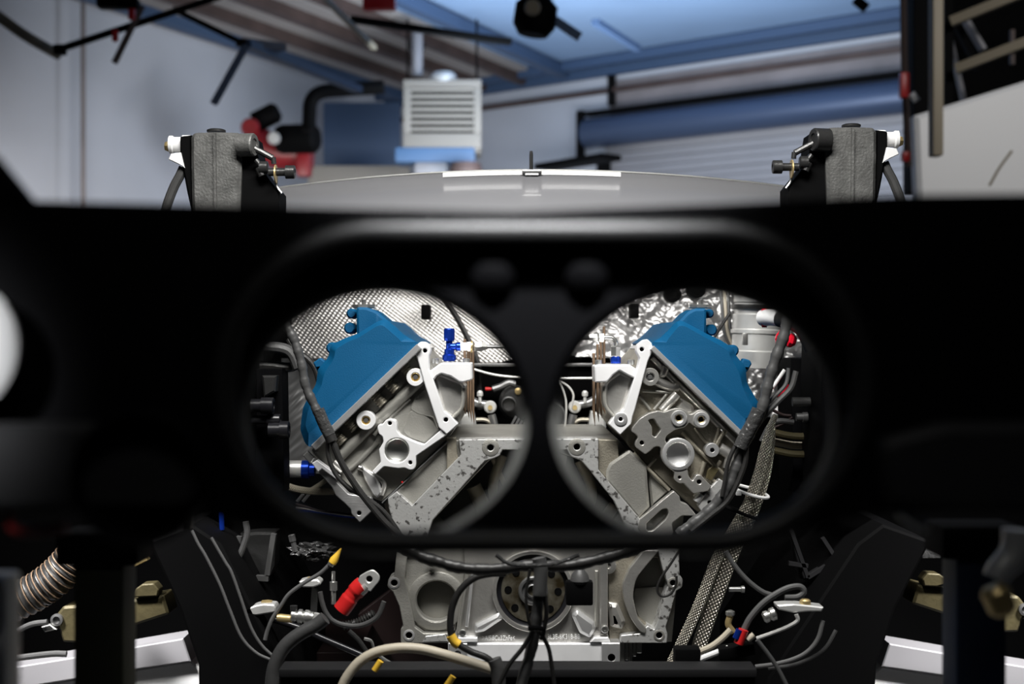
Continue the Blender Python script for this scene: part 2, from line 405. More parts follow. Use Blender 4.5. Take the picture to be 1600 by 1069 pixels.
MB().plate([(664,606),(650,618),(640,640),(652,648),(676,652),(686,668),(690,665)], D+.010, .008, r=4, bev=.002).obj('cast_panel', 'cast', hl)
MB().plate([(641,641),(655,640),(688,671),(664,692),(640,684),(628,672)], D+.011, .008, r=4, bev=.002).obj('cast_panel', 'cast', hl)
ring_boss(hl, 649, 589.5, 14, 7.2); ring_boss(hl, 571.6, 657, 15, 7)
MB().plate([(657,534),(664,534),(672,540,4),(673,550,4),(670,556),(670,578),(676,590),(694,643),(704,650),(716,663),(698,679),(686,668),(664,602),(651,556),(646,552),(640,556),(640,548)], D-.014, .034, [circ(664,548,3.4,14), circ(696.5,656,3.6,14)], r=2).obj('bracket_arm', 'machined_white', hl, 'machined bracket arm')
hole_cup(hl, 664, 548, 3.6, D-.012); hole_cup(hl, 696.5, 656, 3.8, D-.012)
MB().plate([(664,702),(700,676),(694,670),(662,696)], D-.004, .02, r=1).obj('machined_edge', 'machined_white', hl)
MB().plate([(609,654,4),(618,657,3),(620,664),(620,673),(626,681),(640,687),(652,692),(662,695),(690,671),(698,680),(660,706),(650,713),(650,726),(648,733,4),(641,735,5),(632,731),(622,732),(608,730),(600,729),(586,742),(581,737),(595,722),(594,714),(592,703),(599,691),(598,683),(592,678),(589,668,3),(592,663,3),(598,663),(602,657)], D-.010, .026, [circ(620,704,19.5,32), circ(609,661.5,3.2,14), circ(641,723,3.2,14)], r=2).obj('port_flange', 'machined_white', hl, 'machined port flange with a round recess')
hole_cup(hl, 609, 661.5, 3.4, D-.008); hole_cup(hl, 641, 723, 3.4, D-.008)
c = W(620, 704, D-.008)
MB().lathe([(.0205, -.02), (.0205, -.001), (.0188, 0), (.0184, -.004), (.0178, -.006), (.0165, -.011), (.010, -.014), (.0, -.015)], c, cap=False, seg=36).obj('core_plug', 'steel', hl, 'dished round core plug')
MB().plate([(496,736),(503,728),(511,738),(544,772),(580,778),(584,796),(562,817),(549,803),(548,796),(538,786),(524,774),(519,762)], D-.004, .02, [circ(561,802,3.5,14)], r=2).obj('corner_plate', 'scratched', hl, 'scratched grey corner plate')
hole_cup(hl, 561, 802, 3.6, D-.003)
MB().plate([(487,724),(495,719),(530,745),(526,750),(503,733),(497,738)], D-.012, .02).obj('machined_edge', 'machined_white', hl)
MB().plate([(473,712),(480,705),(491,716),(485,726)], D-.006, .012).obj('gasket_tab', 'steel', hl)
cast_tube(hl, 'cast_boss', [(522,722),(536,735)], 6, D+.008, 'cast_shiny'); cast_tube(hl, 'cast_boss', [(552,752),(562,764)], 6, D+.008, 'cast_shiny')
# water outlet on the left head
MB().plate([(678,592),(686,584),(720,596),(727,604),(723,640),(708,654),(694,645)], D+.006, .10, r=3, bev=.004).obj('outlet_body', 'cast_shiny', hl)
MB().plate([(670,580),(674,578),(686,569),(690,567),(737,567,2),(738,594,3),(722,598,3),(716,596),(704,588),(690,584),(682,588),(678,594),(672,590)], D-.012, .08, r=1.5, bev=.002).obj('outlet_flange', 'machined_white', hl, 'bright machined outlet flange')
cast_tube(hl, 'cast_rib', [(724,606),(722,636),(708,652)], 3, D+.004)
for x in (680, 729): MB().lathe([(.0055, 0), (.0055, .007), (.0045, .008)], W(x, 568, D+.02), (0, 0, 1), 14).obj('flange_bolt', 'steel', hl)
# right head
hr = MB().plate([(1016,545),(1000,560),(988,592),(955,660),(984,700),(1056,770),(1090,800),(1124,800),(1150,720),(1162,684)], D+.016, .36, r=3).obj('cylinder_head', 'cast_warm', eng, 'right warm grey cast cylinder head')
plank(hr, 'gasket_rail', (1019,543), (1160,680), 8, D-.022, .39, 'machined')
cast_tube(hr, 'cast_rib', [(1018,560),(1150,692)], 4.5, D+.012, 'cast_shiny')
cast_tube(hr, 'oil_gallery', [(1018,592),(1046,604),(1060,604)], 8, D+.012, 'cast_shiny')
cast_tube(hr, 'cast_tube', [(1058,616),(1034,642)], 7, D+.004, 'cast_shiny')
cast_tube(hr, 'cast_rib', [(1004,611),(1044,613),(1052,612)], 2.5, D+.012)
cast_tube(hr, 'cast_rib', [(1000,620),(1016,640)], 2.5, D+.012); cast_tube(hr, 'cast_rib', [(1042,616),(1022,640)], 2.5, D+.012)
MB().plate([(1036,570),(1046,576),(1040,590),(1030,590)], D+.004, .02, r=4, bev=.003).obj('cast_boss', 'cast_shiny', hr)
MB().plate([(1064,622,4),(1084,634),(1086,648),(1070,650),(1055,638)], D+.006, .014, r=5, bev=.005).obj('cast_boss', 'cast_shiny', hr)
ring_boss(hr, 1016, 589, 14, 7, m='cast_shiny', hm='steel_dark')
# ribs of the lower half
for pts, r in (([(1065,676),(1100,712),(1130,740)], 3), ([(1086,668),(1102,690),(1122,704)], 3), ([(1134,672),(1118,696)], 4), ([(1124,668),(1116,694)], 3), ([(1124,700),(1140,712),(1138,732)], 9),
               ([(1101,722),(1092,748)], 4), ([(1086,736),(1078,750)], 2.5), ([(1126,720),(1112,745),(1128,760)], 3), ([(990,708),(1008,728),(1046,766)], 3), ([(1012,730),(1024,716)], 3), ([(1100,756),(1088,778)], 6)):
    cast_tube(hr, 'cast_rib', pts, r, D+.010, 'cast_shiny' if r > 5 else 'cast_warm')
MB().plate([(1012,530,4),(1020,538,2),(1018,552),(1012,565),(992,640),(988,652),(986,663),(969,680),(951,663),(958,653),(969,646),(975,640),(996,576),(1000,560),(994,549,3),(996,539,3),(1006,531)], D-.016, .032, [circ(1003,546,3.4,14), circ(970,655,3.4,14)], r=2).obj('bracket_arm', 'machined_white', hr, 'machined bracket arm')
hole_cup(hr, 1003, 546, 3.6, D-.014); hole_cup(hr, 970, 655, 3.6, D-.014)
MB().lathe([(.0105, -.006), (.0105, -.0005), (.0095, 0), (.005, 0), (.0045, -.004)], W(970, 655, D-.018), seg=24, cap=False).obj('washer_face', 'machined', hr)
flange = [(988,668),(1000,654),(1013,646),(1028,642),(1038,644),(1048,640),(1061,637,8),(1071,641),(1077,648),(1082,647),(1090,641),(1098,640,8),(1108,646,6),(1110,658,6),(1103,668,6),(1090,669,6),(1083,664),(1077,660),(1070,668),(1056,671),(1048,676),(1041,681),(1039,687),(1042,694),(1046,687),(1060,683,10),(1078,690,12),(1086,706,12),(1082,722,10),(1074,732),(1076,744),(1082,752),(1088,742),(1095,742),(1104,752),(1112,760),(1106,768),(1092,770),(1084,772),(1068,755),(1062,756,6),(1053,750,4),(1054,738),(1040,728,8),(1032,714,8),(1033,700),(1028,697),(1022,699),(1016,705),(1008,710,3),(1000,704,3),(992,698,3),(993,690,3),(997,684),(994,679),(986,674)]
MB().plate(flange, D-.012, .03, [rounded([(1012,656,4),(1022,654,4),(1026,662,3),(1033,671,3),(1024,684,3),(1019,680),(1019,668,3)]), circ(1061,653.6,7.5,20), circ(1096,656,7.5,20), circ(1003,692,3.6,14), circ(1062,746,2.8,14), circ(1092.5,753,3.8,14), circ(1060,710,18.5,32)], r=2.5).obj('timing_flange', 'cast_shiny', hr, 'webbed machined flange with several bores')
for x, y in ((1061,653.6), (1096,656)):
    MB().lathe([(.0125, -.03), (.0125, .001), (.0115, .002), (.0078, .002), (.0074, -.001), (.0055, -.002), (.0055, -.014)], W(x, y, D-.014), seg=24).obj('bolt_boss', 'machined', hr)
    MB().lathe([(.0056, -.014), (.0056, -.006), (.0042, -.0055), (.0042, -.016)], W(x, y, D-.014), seg=16).obj('socket_plug', 'brass', hr)
MB().lathe([(.025, -.03), (.025, .0005), (.024, .001), (.0195, .001), (.0188, -.003), (.0178, -.005), (.0172, -.012), (.010, -.015), (0, -.016)], W(1060, 710, D-.013), cap=False, seg=36).obj('core_plug', 'machined', hr, 'dished round core plug')
hole_cup(hr, 1003, 692, 3.9, D-.010); hole_cup(hr, 1062, 746, 3, D-.010); hole_cup(hr, 1092.5, 753, 4, D-.010)
boss(hr, 'bolt_boss', 1113, 703.6, 11, D-.010, .04, 3.5, 'machined'); hole_cup(hr, 1113, 703.6, 3.4, D-.009)
MB().plate([(1090,790),(1104,768),(1124,748),(1142,760),(1130,790),(1100,806)], D-.002, .016, [circ(1109,785.6,3.4,14)], r=2).obj('corner_plate', 'stained', hr, 'stained lower corner plate')
hole_cup(hr, 1109, 785.6, 3.4, D-.001)
MB().plate([(1106,734),(1114,728),(1124,734),(1112,752),(1103,748)], D+.004, .008, r=2).obj('mesh_screen', 'brass_dull', hr)
cast_tube(hr, 'machined_lug', [(1096,772),(1088,784)], 6, D, 'machined')
# water outlet on the right head
MB().plate([(944,600),(950,592),(968,580),(990,590),(973,645),(960,654),(946,636)], D+.006, .10, r=4, bev=.005).obj('outlet_body', 'cast_shiny', hr)
MB().plate([(929,572,2),(934,570),(984,570),(996,578),(993,592),(980,586),(968,579),(958,586),(949,597,3),(930,598,2)], D-.012, .08, r=1.5, bev=.002).obj('outlet_flange', 'machined_white', hr, 'bright machined outlet flange')
cast_tube(hr, 'cast_rib', [(944,604),(946,634),(960,652)], 3, D+.003, 'cast')
for x in (935, 986): MB().lathe([(.0055, 0), (.0055, .007), (.0045, .008)], W(x, 570, D+.02), (0, 0, 1), 14).obj('flange_bolt', 'steel', hr)
for s_, h_ in ((596, hl), (1060, hr)):
    pass
# --- engine block
bk = MB().plate([(600,788),(700,686),(965,686),(1070,790),(1062,870),(1050,1003),(705,1003),(634,1003),(622,870)], D+.04, .40,
    [[(786,703),(826,703),(862,703),(908,720),(990,815),(960,860),(700,860),(668,822),(762,722)], circ(682,939,31.5,36)], r=1).obj('engine_block', 'cast', eng, 'grey cast engine block')
MB().plate([(740,695),(930,695),(1010,840),(1000,870),(660,870),(660,820)], D+.25, .03).obj('valley_floor', 'black_metal', bk)
for pts, r in (([(785,712),(770,760),(782,800),(800,840)], 8), ([(905,720),(925,770),(905,830)], 8), ([(768,712),(790,760)], 4), ([(960,790),(930,830),(900,850)], 9), ([(740,760),(760,800),(790,830)], 12), ([(880,712),(870,780)], 6)):
    cast_tube(bk, 'valley_rib', pts, r, D+.19, 'cast_warm')
# left machined deck flange
MB().plate([(717,687),(828,686),(828,703),(785,703),(782,712,6),(767,718,7),(758,720),(676,813),(664,850),(624,850),(607,793),(606,779),(620,768),(644,790),(720,711)], D-.006, .05, [circ(766.6,699.6,5,16)], r=1).obj('deck_flange', 'stained', bk, 'left stained deck flange')
hole_cup(bk, 766.6, 699.6, 5.2, D-.005); MB().lathe([(.0135, -.003), (.0135, .0005), (.0125, .001), (.0062, .001), (.006, -.002)], W(766.6, 699.6, D-.006), seg=24, cap=False).obj('bolt_face', 'cast', bk)
MB().plate([(700,688),(717,688),(720,711),(644,790),(620,768)], D+.012, .03).obj('deck_panel', 'cast', bk)
MB().plate([(698,684),(712,684),(716,720),(698,737)], D+.004, .03).obj('deck_web', 'cast_warm', bk)
MB().tube([W(700,690,D+.004), W(597,786,D+.004)], .0012, 6).obj('joint_bead', 'steel_dark', bk)
MB().lathe([(.0018, 0), (.0012, .0015)], W(628.5, 753.5, D+.004), seg=10).obj('sealant_dot', 'red', bk)
# right machined deck flange
MB().plate([(862,686),(935,686),(935,734),(1000,811),(1006,826),(1020,850),(990,850),(960,784),(922,736),(912,724),(904,717,4),(892,714,5),(886,703),(862,703)], D-.006, .05, [circ(901.5,698.5,5,16)], r=1).obj('deck_flange', 'stained', bk, 'right stained deck flange')
hole_cup(bk, 901.5, 698.5, 5.2, D-.005); MB().lathe([(.0135, -.003), (.0135, .0005), (.0125, .001), (.0062, .001), (.006, -.002)], W(901.5, 698.5, D-.006), seg=24, cap=False).obj('bolt_face', 'cast', bk)
MB().plate([(935,687),(965,688),(967,716),(948,748),(935,734)], D+.008, .03).obj('deck_web', 'cast_warm', bk)
MB().plate([(984,703,4),(1010,728),(1015,792),(998,811),(948,752,3),(947,736,4),(953,724)], D+.002, .03, bev=.004).obj('deck_panel', 'cast', bk)
MB().plate([(1012,735),(1048,768),(1018,795)], D+.016, .03, bev=.004).obj('deck_panel', 'cast', bk)
MB().plate([(1000,811),(1053,767,3),(1062,776,2),(1063,784,3),(1074,788,3),(1089,806,1),(1066,806,2),(1050,818,4),(1052,832),(1044,850),(1010,850),(996,824)], D-.008, .02, [rounded([(1010,818),(1034,796,3),(1043,794,5),(1045,803,5),(1040,812),(1020,830,5),(1010,830,4)])], r=1).obj('slotted_bracket', 'cast_shiny', bk, 'slotted bracket plate')
# lower block, left half
MB().plate([(621,850),(638,850),(632,905),(642,945),(648,980),(662,990),(700,990),(703,1005),(626,1005),(626,983,3),(630,979),(624,948),(614,925,3),(605,917,4),(607,904,4),(616,899)], D-.006, .04, [circ(616,911,5,16), circ(639,993,5,16)], r=1.5).obj('edge_flange', 'cast', bk, 'left machined edge flange')
hole_cup(bk, 616, 911, 5, D-.005); hole_cup(bk, 639, 993, 5, D-.005)
for x, y in ((616,911), (639,993)): MB().lathe([(.009, -.003), (.009, .0008), (.008, .0012), (.0058, .0012), (.0056, -.002)], W(x, y, D-.006), seg=20, cap=False).obj('bolt_face', 'machined', bk)
MB().plate([(636,850),(728,850),(727,893),(712,985),(700,992),(660,988),(646,978),(632,925)], D+.012, .03, [circ(682,939,31.5,36)], r=3).obj('cover_panel', 'cast', bk)
MB().lathe([(px(47), -.01), (px(46), .003), (px(44), .004), (px(34), .004), (px(31.5), .001), (px(31), -.01)], W(682, 939, D+.010), seg=40, cap=False).obj('raised_ring', 'cast', bk)
MB().lathe([(px(33), -.03), (px(33), -.022), (px(28), -.020), (0.0001, -.020)], W(682, 939, D+.012), seg=40).obj('recess_floor', 'cast', bk)
MB().plate([(665,994),(695,991),(700,1003),(660,1004)], D-.008, .01).obj('stained_pad', 'stained', bk)
MB().lathe([(.009, 0), (.009, .004), (.008, .005), (.005, .005), (.004, .003)], W(676, 876, D), seg=20).obj('bolt_face', 'cast', bk)
# seal carrier
sc = MB().plate([(724,850),(950,850),(950,992),(954,1004),(704,1004),(713,985),(727,893)], D+.002, .05, [circ(833,923,60,44)], r=1).obj('seal_carrier', 'cast_shiny', eng, 'crank seal carrier plate')
plank(sc, 'border_strip', (731,892), (716,990), 5, D-.006, .02, 'cast'); plank(sc, 'border_strip', (739,892), (729,980), 5, D-.010, .02, 'machined'); plank(sc, 'border_strip', (944,880), (944,992), 12, D-.012, .03, 'cast_shiny'); plank(sc, 'border_strip', (932,892), (932,980), 5, D-.002, .02, 'cast')
MB().plate([(780,958),(786,968),(756,988),(742,990),(741,978)], D-.014, .03, r=4, bev=.005).obj('stiffening_rib', 'machined', sc)
MB().plate([(893,962),(902,954),(930,974),(931,984),(922,998),(906,990)], D-.014, .03, r=4, bev=.005).obj('stiffening_rib', 'machined', sc)
MB().plate([(716,996),(746,997),(746,1004),(714,1004)], D-.016, .02).obj('foot_pad', 'machined_white', sc); MB().plate([(928,997),(950,996),(954,1004),(922,1004)], D-.016, .02).obj('foot_pad', 'machined_white', sc)
MB().lathe([(px(60), -.04), (px(63.5), -.004), (px(63.5), .006), (px(62.5), .007), (px(57.5), .007), (px(57), .002), (px(57), -.04)], W(833, 923, D-.002), seg=56, cap=False).obj('bore_ring', 'cast_shiny', sc)
MB().lathe([(px(57), -.02), (px(57), -.002), (px(54), -.004), (px(50), -.004), (px(49.5), -.02)], W(833, 923, D-.002), seg=56, cap=False).obj('oil_seal', 'black_gloss', sc)
for x, y in ((723,989), (945,983)):
    MB().lathe([(.006, 0), (.006, .003), (.005, .0042), (.0028, .0042), (.0028, .001)], W(x, y, D-.012), seg=20).obj('flange_bolt', 'steel', sc)
cf = MB().lathe([(px(50), -.02), (px(50), -.003), (px(49), -.002), (0.0001, -.002)], W(833, 923, D-.002), seg=48).obj('crank_flange', 'crank_face', eng, 'bronze tinted crank flange')
for i in range(8):
    a = math.radians(45*i+2); x = 833+39*math.cos(a); y = 923+39*math.sin(a)
    MB().lathe([(.0058, -.003), (.0058, .0006), (.0052, .0010), (.0050, .0004)], W(x, y, D-.0005), seg=16).obj('bolt_hole_shade', 'bg_black', cf)  # black disc proud of the face paints the dark of each hole
MB().lathe([(px(23), -.004), (px(23), .004), (px(21), .006), (px(18), .006), (px(17), .001), (px(12), .001), (px(11), .005), (px(9), .006), (px(8), -.003)], W(833, 923, D-.001), seg=36).obj('pilot_hub', 'steel_dark', cf)
def text(s_, cx, cy, hpx, Y, parent, m='machined_white'):
    cu = bpy.data.curves.new('t', 'FONT'); cu.body = s_; cu.size = px(hpx, Y)*1.35; cu.align_x = 'CENTER'; cu.align_y = 'CENTER'; cu.extrude = .0008; cu.resolution_u = 2
    t = bpy.data.objects.new('t', cu); C.objects.link(t); bpy.context.view_layer.update()
    me = bpy.data.meshes.new_from_object(t.evaluated_get(bpy.context.evaluated_depsgraph_get()))
    ws_ = max(v.co.x for v in me.vertices)-min(v.co.x for v in me.vertices)
    me.transform(Matrix.Translation(W(cx, cy, Y)) @ Matrix.Rotation(math.pi/2, 4, 'X') @ Matrix.Diagonal((px(51)/ws_, 1, 1, 1))); bpy.data.objects.remove(t)
    me.materials.clear(); me.materials.append(MATS[m]); me.name = 'cast_lettering'
    o = bpy.data.objects.new('cast_lettering', me); C.objects.link(o); o.parent = parent; return o
text(">AlSi8Cu3ZnFe<", 779, 997.5, 8, D-.001, sc, 'white'); text("3L3E-6K318-BB", 881, 995.5, 8, D-.001, sc, 'white')
# lower block, right half
MB().plate([(950,850),(1060,850),(1056,900),(1040,985),(1036,1003),(952,1003)], D+.012, .05, [[(1016,872),(1028,872),(1046,912),(1036,935),(1022,984),(996,964),(988,930),(994,902)]], r=3).obj('cover_panel', 'cast_warm', bk)
MB().plate([(990,870),(1050,870),(1046,990),(990,985)], D+.07, .02).obj('recess_floor', 'cast_warm', bk)
MB().plate([(992,919),(1040,917),(1036,935),(1022,984),(1000,970),(988,940)], D+.03, .02, r=2).obj('lower_web', 'cast', bk)
MB().plate([(1006,860),(1030,860),(1010,884),(994,903,10),(988,931,12),(997,967),(1010,982),(1008,990),(1000,987),(986,968,10),(975,942,12),(972,914,10),(984,888)], D-.010, .04, r=2).obj('curved_rib', 'cast_shiny', bk)
MB().plate([(1026,850),(1060,850),(1061,875),(1062,899),(1067,905,4),(1066,918,4),(1057,923),(1048,956),(1040,981),(1043,991),(1042,1005),(968,1005),(970,993),(1000,990),(1012,978),(1022,984),(1026,976),(1038,930),(1044,914),(1036,892)], D-.006, .04, [circ(1051.6,911,4.6,16), circ(1030,993,5,16)], r=2).obj('edge_flange', 'stained', bk, 'right stained edge flange')
for x, y in ((1051.6,911), (1030,993)):
    hole_cup(bk, x, y, 5, D-.005); MB().lathe([(.0088, -.003), (.0088, .0008), (.008, .0012), (.0058, .0012), (.0056, -.002)], W(x, y, D-.006), seg=20, cap=False).obj('bolt_face', 'cast', bk)
MB().plate([(950,942),(966,944),(978,972),(972,984),(954,980)], D-.002, .03, r=3, bev=.006).obj('bright_cast_lump', 'cast_shiny', bk)
MB().lathe([(.013, -.01), (.013, .002), (.011, .003), (.005, .003), (.004, 0)], W(950, 884, D+.004), seg=20).obj('bolt_boss', 'cast_shiny', bk)
# oil pan rail
pn = MB().plate([(700,1006),(941,1006),(941,1034),(700,1034)], D-.012, .30, r=1).obj('oil_pan', 'machined_white', eng, 'bright machined oil pan rail')
MB().plate([(701,1005),(730,1006),(730,1036),(701,1036)], D-.02, .04, [circ(715,1022,5,16)]).obj('pan_ear', 'machined', pn); hole_cup(pn, 715, 1022, 5, D-.018)
MB().plate([(940,1005),(969,1005),(969,1044),(941,1044)], D-.022, .06, [circ(955.6,1028,6,18)], r=1).obj('pan_ear', 'machined', pn); hole_cup(pn, 955.6, 1028, 6, D-.020)
MB().plate([(702,1034),(941,1034),(941,1043),(702,1043)], D+.01, .26).obj('pan_skirt', 'black_metal', pn)
for x in (786, 888, 898, 912, 922): MB().lathe([(.005, -.004), (.005, .006)], W(x, 1038.5, D+.004), (0, -1, 0), 12).obj('pan_bolt', 'steel_dark', pn)
for i, (x0, x1, y1) in enumerate(((970,976,1036), (977,982,1032), (983,988,1035), (989,994,1026), (995,1003,1021))):
    MB().plate([(x0,1004),(x1,1004),(x1,y1),(x0,y1)], D+.01+.006*i, .05, r=1).obj('stepped_fin', 'steel', pn)
# --- upright gasket plates behind both outlets
for xs, ys in (((724,729,733,737), 530), ((926,932,937,942), 520)):
    for i, x in enumerate(xs):
        top = ys+6*i if xs[0] < 800 else ys+(3-i)*14-10
        MB().plate([(x,top),(x+4,top),(x+4,648+6*(i if xs[0] < 800 else 3-i)),(x,640)], D+.10+.02*i, .012).obj('upright_plate', 'brown_plate', eng)
settled = True
# ================================================================ FRONT PANEL (near, out of focus)
YF = 0.7
fp = thing('front_panel', 'large black front body panel with a twin round opening, filling the foreground', 'car panel')
def stad(cx0, cx1, cy, r, n=20):
    return [(cx1+r*math.cos(a), cy+r*math.sin(a)) for a in [math.pi*(-.5+i/n) for i in range(n+1)]]+[(cx0+r*math.cos(a), cy+r*math.sin(a)) for a in [math.pi*(.5+i/n) for i in range(n+1)]]
MB().plate([(-900,312),(20,312),(430,322),(800,330),(1150,316),(1400,304),(2500,292),(2500,800),(1500,800),(1380,802),(1300,818),(1240,836),(1170,856),(1100,868),(600,868),(530,856),(460,838),(400,822),(345,812),(180,800),(-900,800)], YF+.004, .012, [stad(592,1108,605,248)], bev=.003).obj('outer_panel', 'black_satin', fp)
MB().plate([(-500,240),(-14,240),(46,314),(-500,314)], YF+.002, .012, bev=.002).obj('corner_gusset', 'black_satin', fp)
MB().tube([W(x, y, YF+.006) for x, y in stad(592,1108,605,242,40)], px(20, YF), 20, n=1, closed=True, smooth=False).obj('opening_rim', 'rim_gloss', fp, 'rolled rim of the wide opening')
MB().plate(stad(592,1108,605,262), YF+.016, .008, [circ(601,650,226,64,204), circ(1087,650,226,64,204)], bev=.001).obj('twin_ring_plate', 'black_satin', fp)
for cx in (601, 1087):
    MB().tube([W(x, y, YF+.030) for x, y in circ(cx,650,227,64,205)], px(15, YF), 16, n=1, closed=True, smooth=False).obj('lobe_rim', 'lobe_gloss', fp)
for cx in (770, 916): MB().lathe([(.011, -.006), (.011, .003), (.007, .006), (0.0001, .0065)], W(cx, 424, YF+.014), seg=20).obj('panel_bolt', 'black_satin', fp)
MB().plate([(-500,662),(150,662),(318,700),(322,770),(290,800),(-500,800)], YF-.012, .02, r=20, bev=.004).obj('lower_lit_step', 'charcoal', fp)  # lower half catching light, painted as a paler flat plate
MB().plate([(1378,690),(1480,662),(2100,662),(2100,800),(1500,800),(1385,790)], YF-.012, .02, r=20, bev=.004).obj('lower_lit_step', 'charcoal', fp)  # same caught light painted as a paler plate at the right
MB().lathe([(px(104, YF), -.01), (px(104, YF), .008), (px(98, YF), .011), (px(92, YF), .004), (px(88, YF), -.01)], W(222, 745, YF-.012), seg=40).obj('duct_ring', 'black_satin', fp)
# ================================================================ CAR BODY
cb = thing('car_body', 'stripped car front structure with foil lined firewall and black rails around the engine', 'car body')
fw = MB().plate([(330,400),(1370,400),(1370,1200),(330,1200)], 2.96, .03).obj('firewall', 'bg_black', cb)
def foil(poly, Y, nx, ny, fn, name, m, parent, label=None):
    xs = [p[0] for p in poly]; ys = [p[1] for p in poly]; x0, x1, y0, y1 = min(xs), max(xs), min(ys), max(ys)
    def inside(x, y):
        c = False
        for i in range(len(poly)):
            (ax, ay), (bx, by) = poly[i-1], poly[i]
            if (ay > y) != (by > y) and x < (bx-ax)*(y-ay)/(by-ay)+ax: c = not c
        return c
    vs = []; fs = []
    for j in range(ny+1):
        for i in range(nx+1):
            x = x0+(x1-x0)*i/nx; y = y0+(y1-y0)*j/ny
            p = W(x, y, Y); p.y -= fn(p.x, p.z); vs.append(p)
    for j in range(ny):
        for i in range(nx):
            if inside(x0+(x1-x0)*(i+.5)/nx, y0+(y1-y0)*(j+.5)/ny):
                a = j*(nx+1)+i; fs.append((a, a+1, a+nx+2, a+nx+1))
    return MB().add(vs, fs).obj(name, m, parent, label, smooth=60)
dim = lambda x, z: .0009*math.sin(x*620+z*200)*math.sin(z*620)+.006*noise.noise(Vector((x*9, z*9, 1)))
def crump(x, z):
    p = Vector((x*26, z*26, 3.1)); return .016*abs(noise.noise(p))+.007*abs(noise.noise(p*2.7))+.003*abs(noise.noise(p*6))
foil([(455,425),(838,425),(838,552),(780,566),(640,570),(455,566)], 2.92, 330, 130, dim, 'heat_shield', 'foil_dim', cb, 'left dimpled foil heat shield')
foil([(838,425),(1300,425),(1300,600),(1235,655),(1180,650),(1140,575),(950,560),(838,552)], 2.90, 230, 120, crump, 'heat_shield', 'foil', cb, 'right crumpled foil heat shield')
foil([(440,560),(500,560),(505,740),(440,740)], 2.72, 40, 80, lambda x, z: .004*math.sin((x-z)*330)*noise.noise(Vector((x*30, z*30, 0)))+.006*noise.noise(Vector((x*16, z*16, 4))), 'side_foil', 'steel_dark', cb, 'dull side foil')
MB().tube([W(x, y, 2.86) for x, y in ((672,440),(694,466),(716,500),(738,545),(748,580),(750,640))], .006, 8).obj('shield_cable', 'rubber', cb)
for x, y in ((666,488), (990,486)):
    MB().box(W(x, y, 2.86), (.018, .05, .030), None, .003).obj('firewall_clip', 'bg_black', cb)
for x, y, r in ((1051,460,13), (1088,452,14)):
    MB().lathe([(px(r,2.85), -.03), (px(r,2.85), .01), (px(r*.6,2.85), .012), (px(r*.5,2.85), 0)], W(x, y, 2.86), seg=24).obj('firewall_grommet', 'bg_black', cb)
MB().box(W(800, 570, 2.82), (.5, .05, .006), None, .002).obj('firewall_lip', 'steel_dark', cb)
MB().plate([(400,576),(441,576),(444,770),(400,770)], 2.30, .06).obj('frame_rail', 'black_satin', cb, 'left black frame rail')
MB().plate([(1236,560),(1330,560),(1330,800),(1240,770)], 2.42, .13).obj('frame_rail', 'black_satin', cb, 'right black frame rail')
MB().plate([(-400,560),(396,560),(320,830),(320,1060),(-400,1060)], 2.97, .03).obj('inner_fender', 'bg_black', cb)
MB().plate([(1300,560),(2100,560),(2100,1070),(1380,1070),(1380,860)], 2.97, .03).obj('inner_fender', 'bg_black', cb)
MB().plate([(232,846),(300,820),(345,850),(420,1000),(440,1060),(440,1200),(312,1200),(310,1040),(280,950)], 2.12, .5, bev=.004).obj('rail_end', 'bg_black', cb)
MB().plate([(1455,846),(1380,820),(1340,850),(1240,1000),(1200,1060),(1200,1200),(1360,1200),(1370,1040),(1400,950)], 2.16, .5, bev=.004).obj('rail_end', 'bg_black', cb)
MB().beam(W(440, 1046, 1.93), W(1178, 1046, 1.93), .05, px(13, 1.93), bev=.002).obj('crossmember', 'charcoal', cb)
MB().plate([(438,1052),(1180,1052),(1180,1200),(438,1200)], 1.92, .06).obj('crossmember_face', 'bg_black', cb)
MB().plate([(345,832),(382,834),(400,832),(430,832),(428,884),(420,902),(392,908),(362,902),(350,880)], 2.26, .05, bev=.004).obj('sheet_bracket', 'black_metal', cb)
for a, b in (((374,838),(366,900)), ((428,834),(418,898)), ((362,900),(420,904))): MB().beam(W(*a, 2.235), W(*b, 2.235), .008, .012, (0,1,0)).obj('bracket_fold', 'steel_dark', cb)
MB().plate([(1235,830),(1262,900),(1292,882),(1278,900),(1330,862),(1300,890),(1270,912),(1250,904)], 2.26, .02).obj('sheet_bracket', 'charcoal', cb)
for pts in (((1235,826),(1262,902)), ((1262,902),(1330,860)), ((1285,840),(1312,882)), ((1232,880),(1262,884))): MB().beam(W(*pts[0], 2.25), W(*pts[1], 2.25), .006, .01, (0,1,0)).obj('bracket_fold', 'charcoal', cb)
MB().plate([(340,1020),(560,1020),(560,1040),(340,1040)], 2.5, .3).obj('subframe', 'dark_red', cb); MB().plate([(640,900),(700,880),(700,1034),(560,1034),(560,960)], 2.75, .03).obj('splash_guard', 'dark_red', cb)
MB().plate([(296,348),(378,348),(384,600),(380,790),(300,790),(290,600)], 2.21, .16, bev=.004).obj('strut_tower', 'black_satin', cb)
MB().plate([(1290,342),(1372,342),(1378,600),(1368,790),(1288,790),(1284,600)], 2.21, .16, bev=.004).obj('strut_tower', 'black_satin', cb)
cw_ = [W(330, 400, 2.96), W(1370, 400, 2.96), W(1246, 362, 2.42), W(430, 362, 2.42)]
MB().add(cw_+[p-Vector((0, 0, .012)) for p in cw_], [(0,1,2,3), (4,5,6,7), (0,1,5,4), (1,2,6,5), (2,3,7,6), (3,0,4,7)]).obj('cowl_panel', 'black_satin', cb)
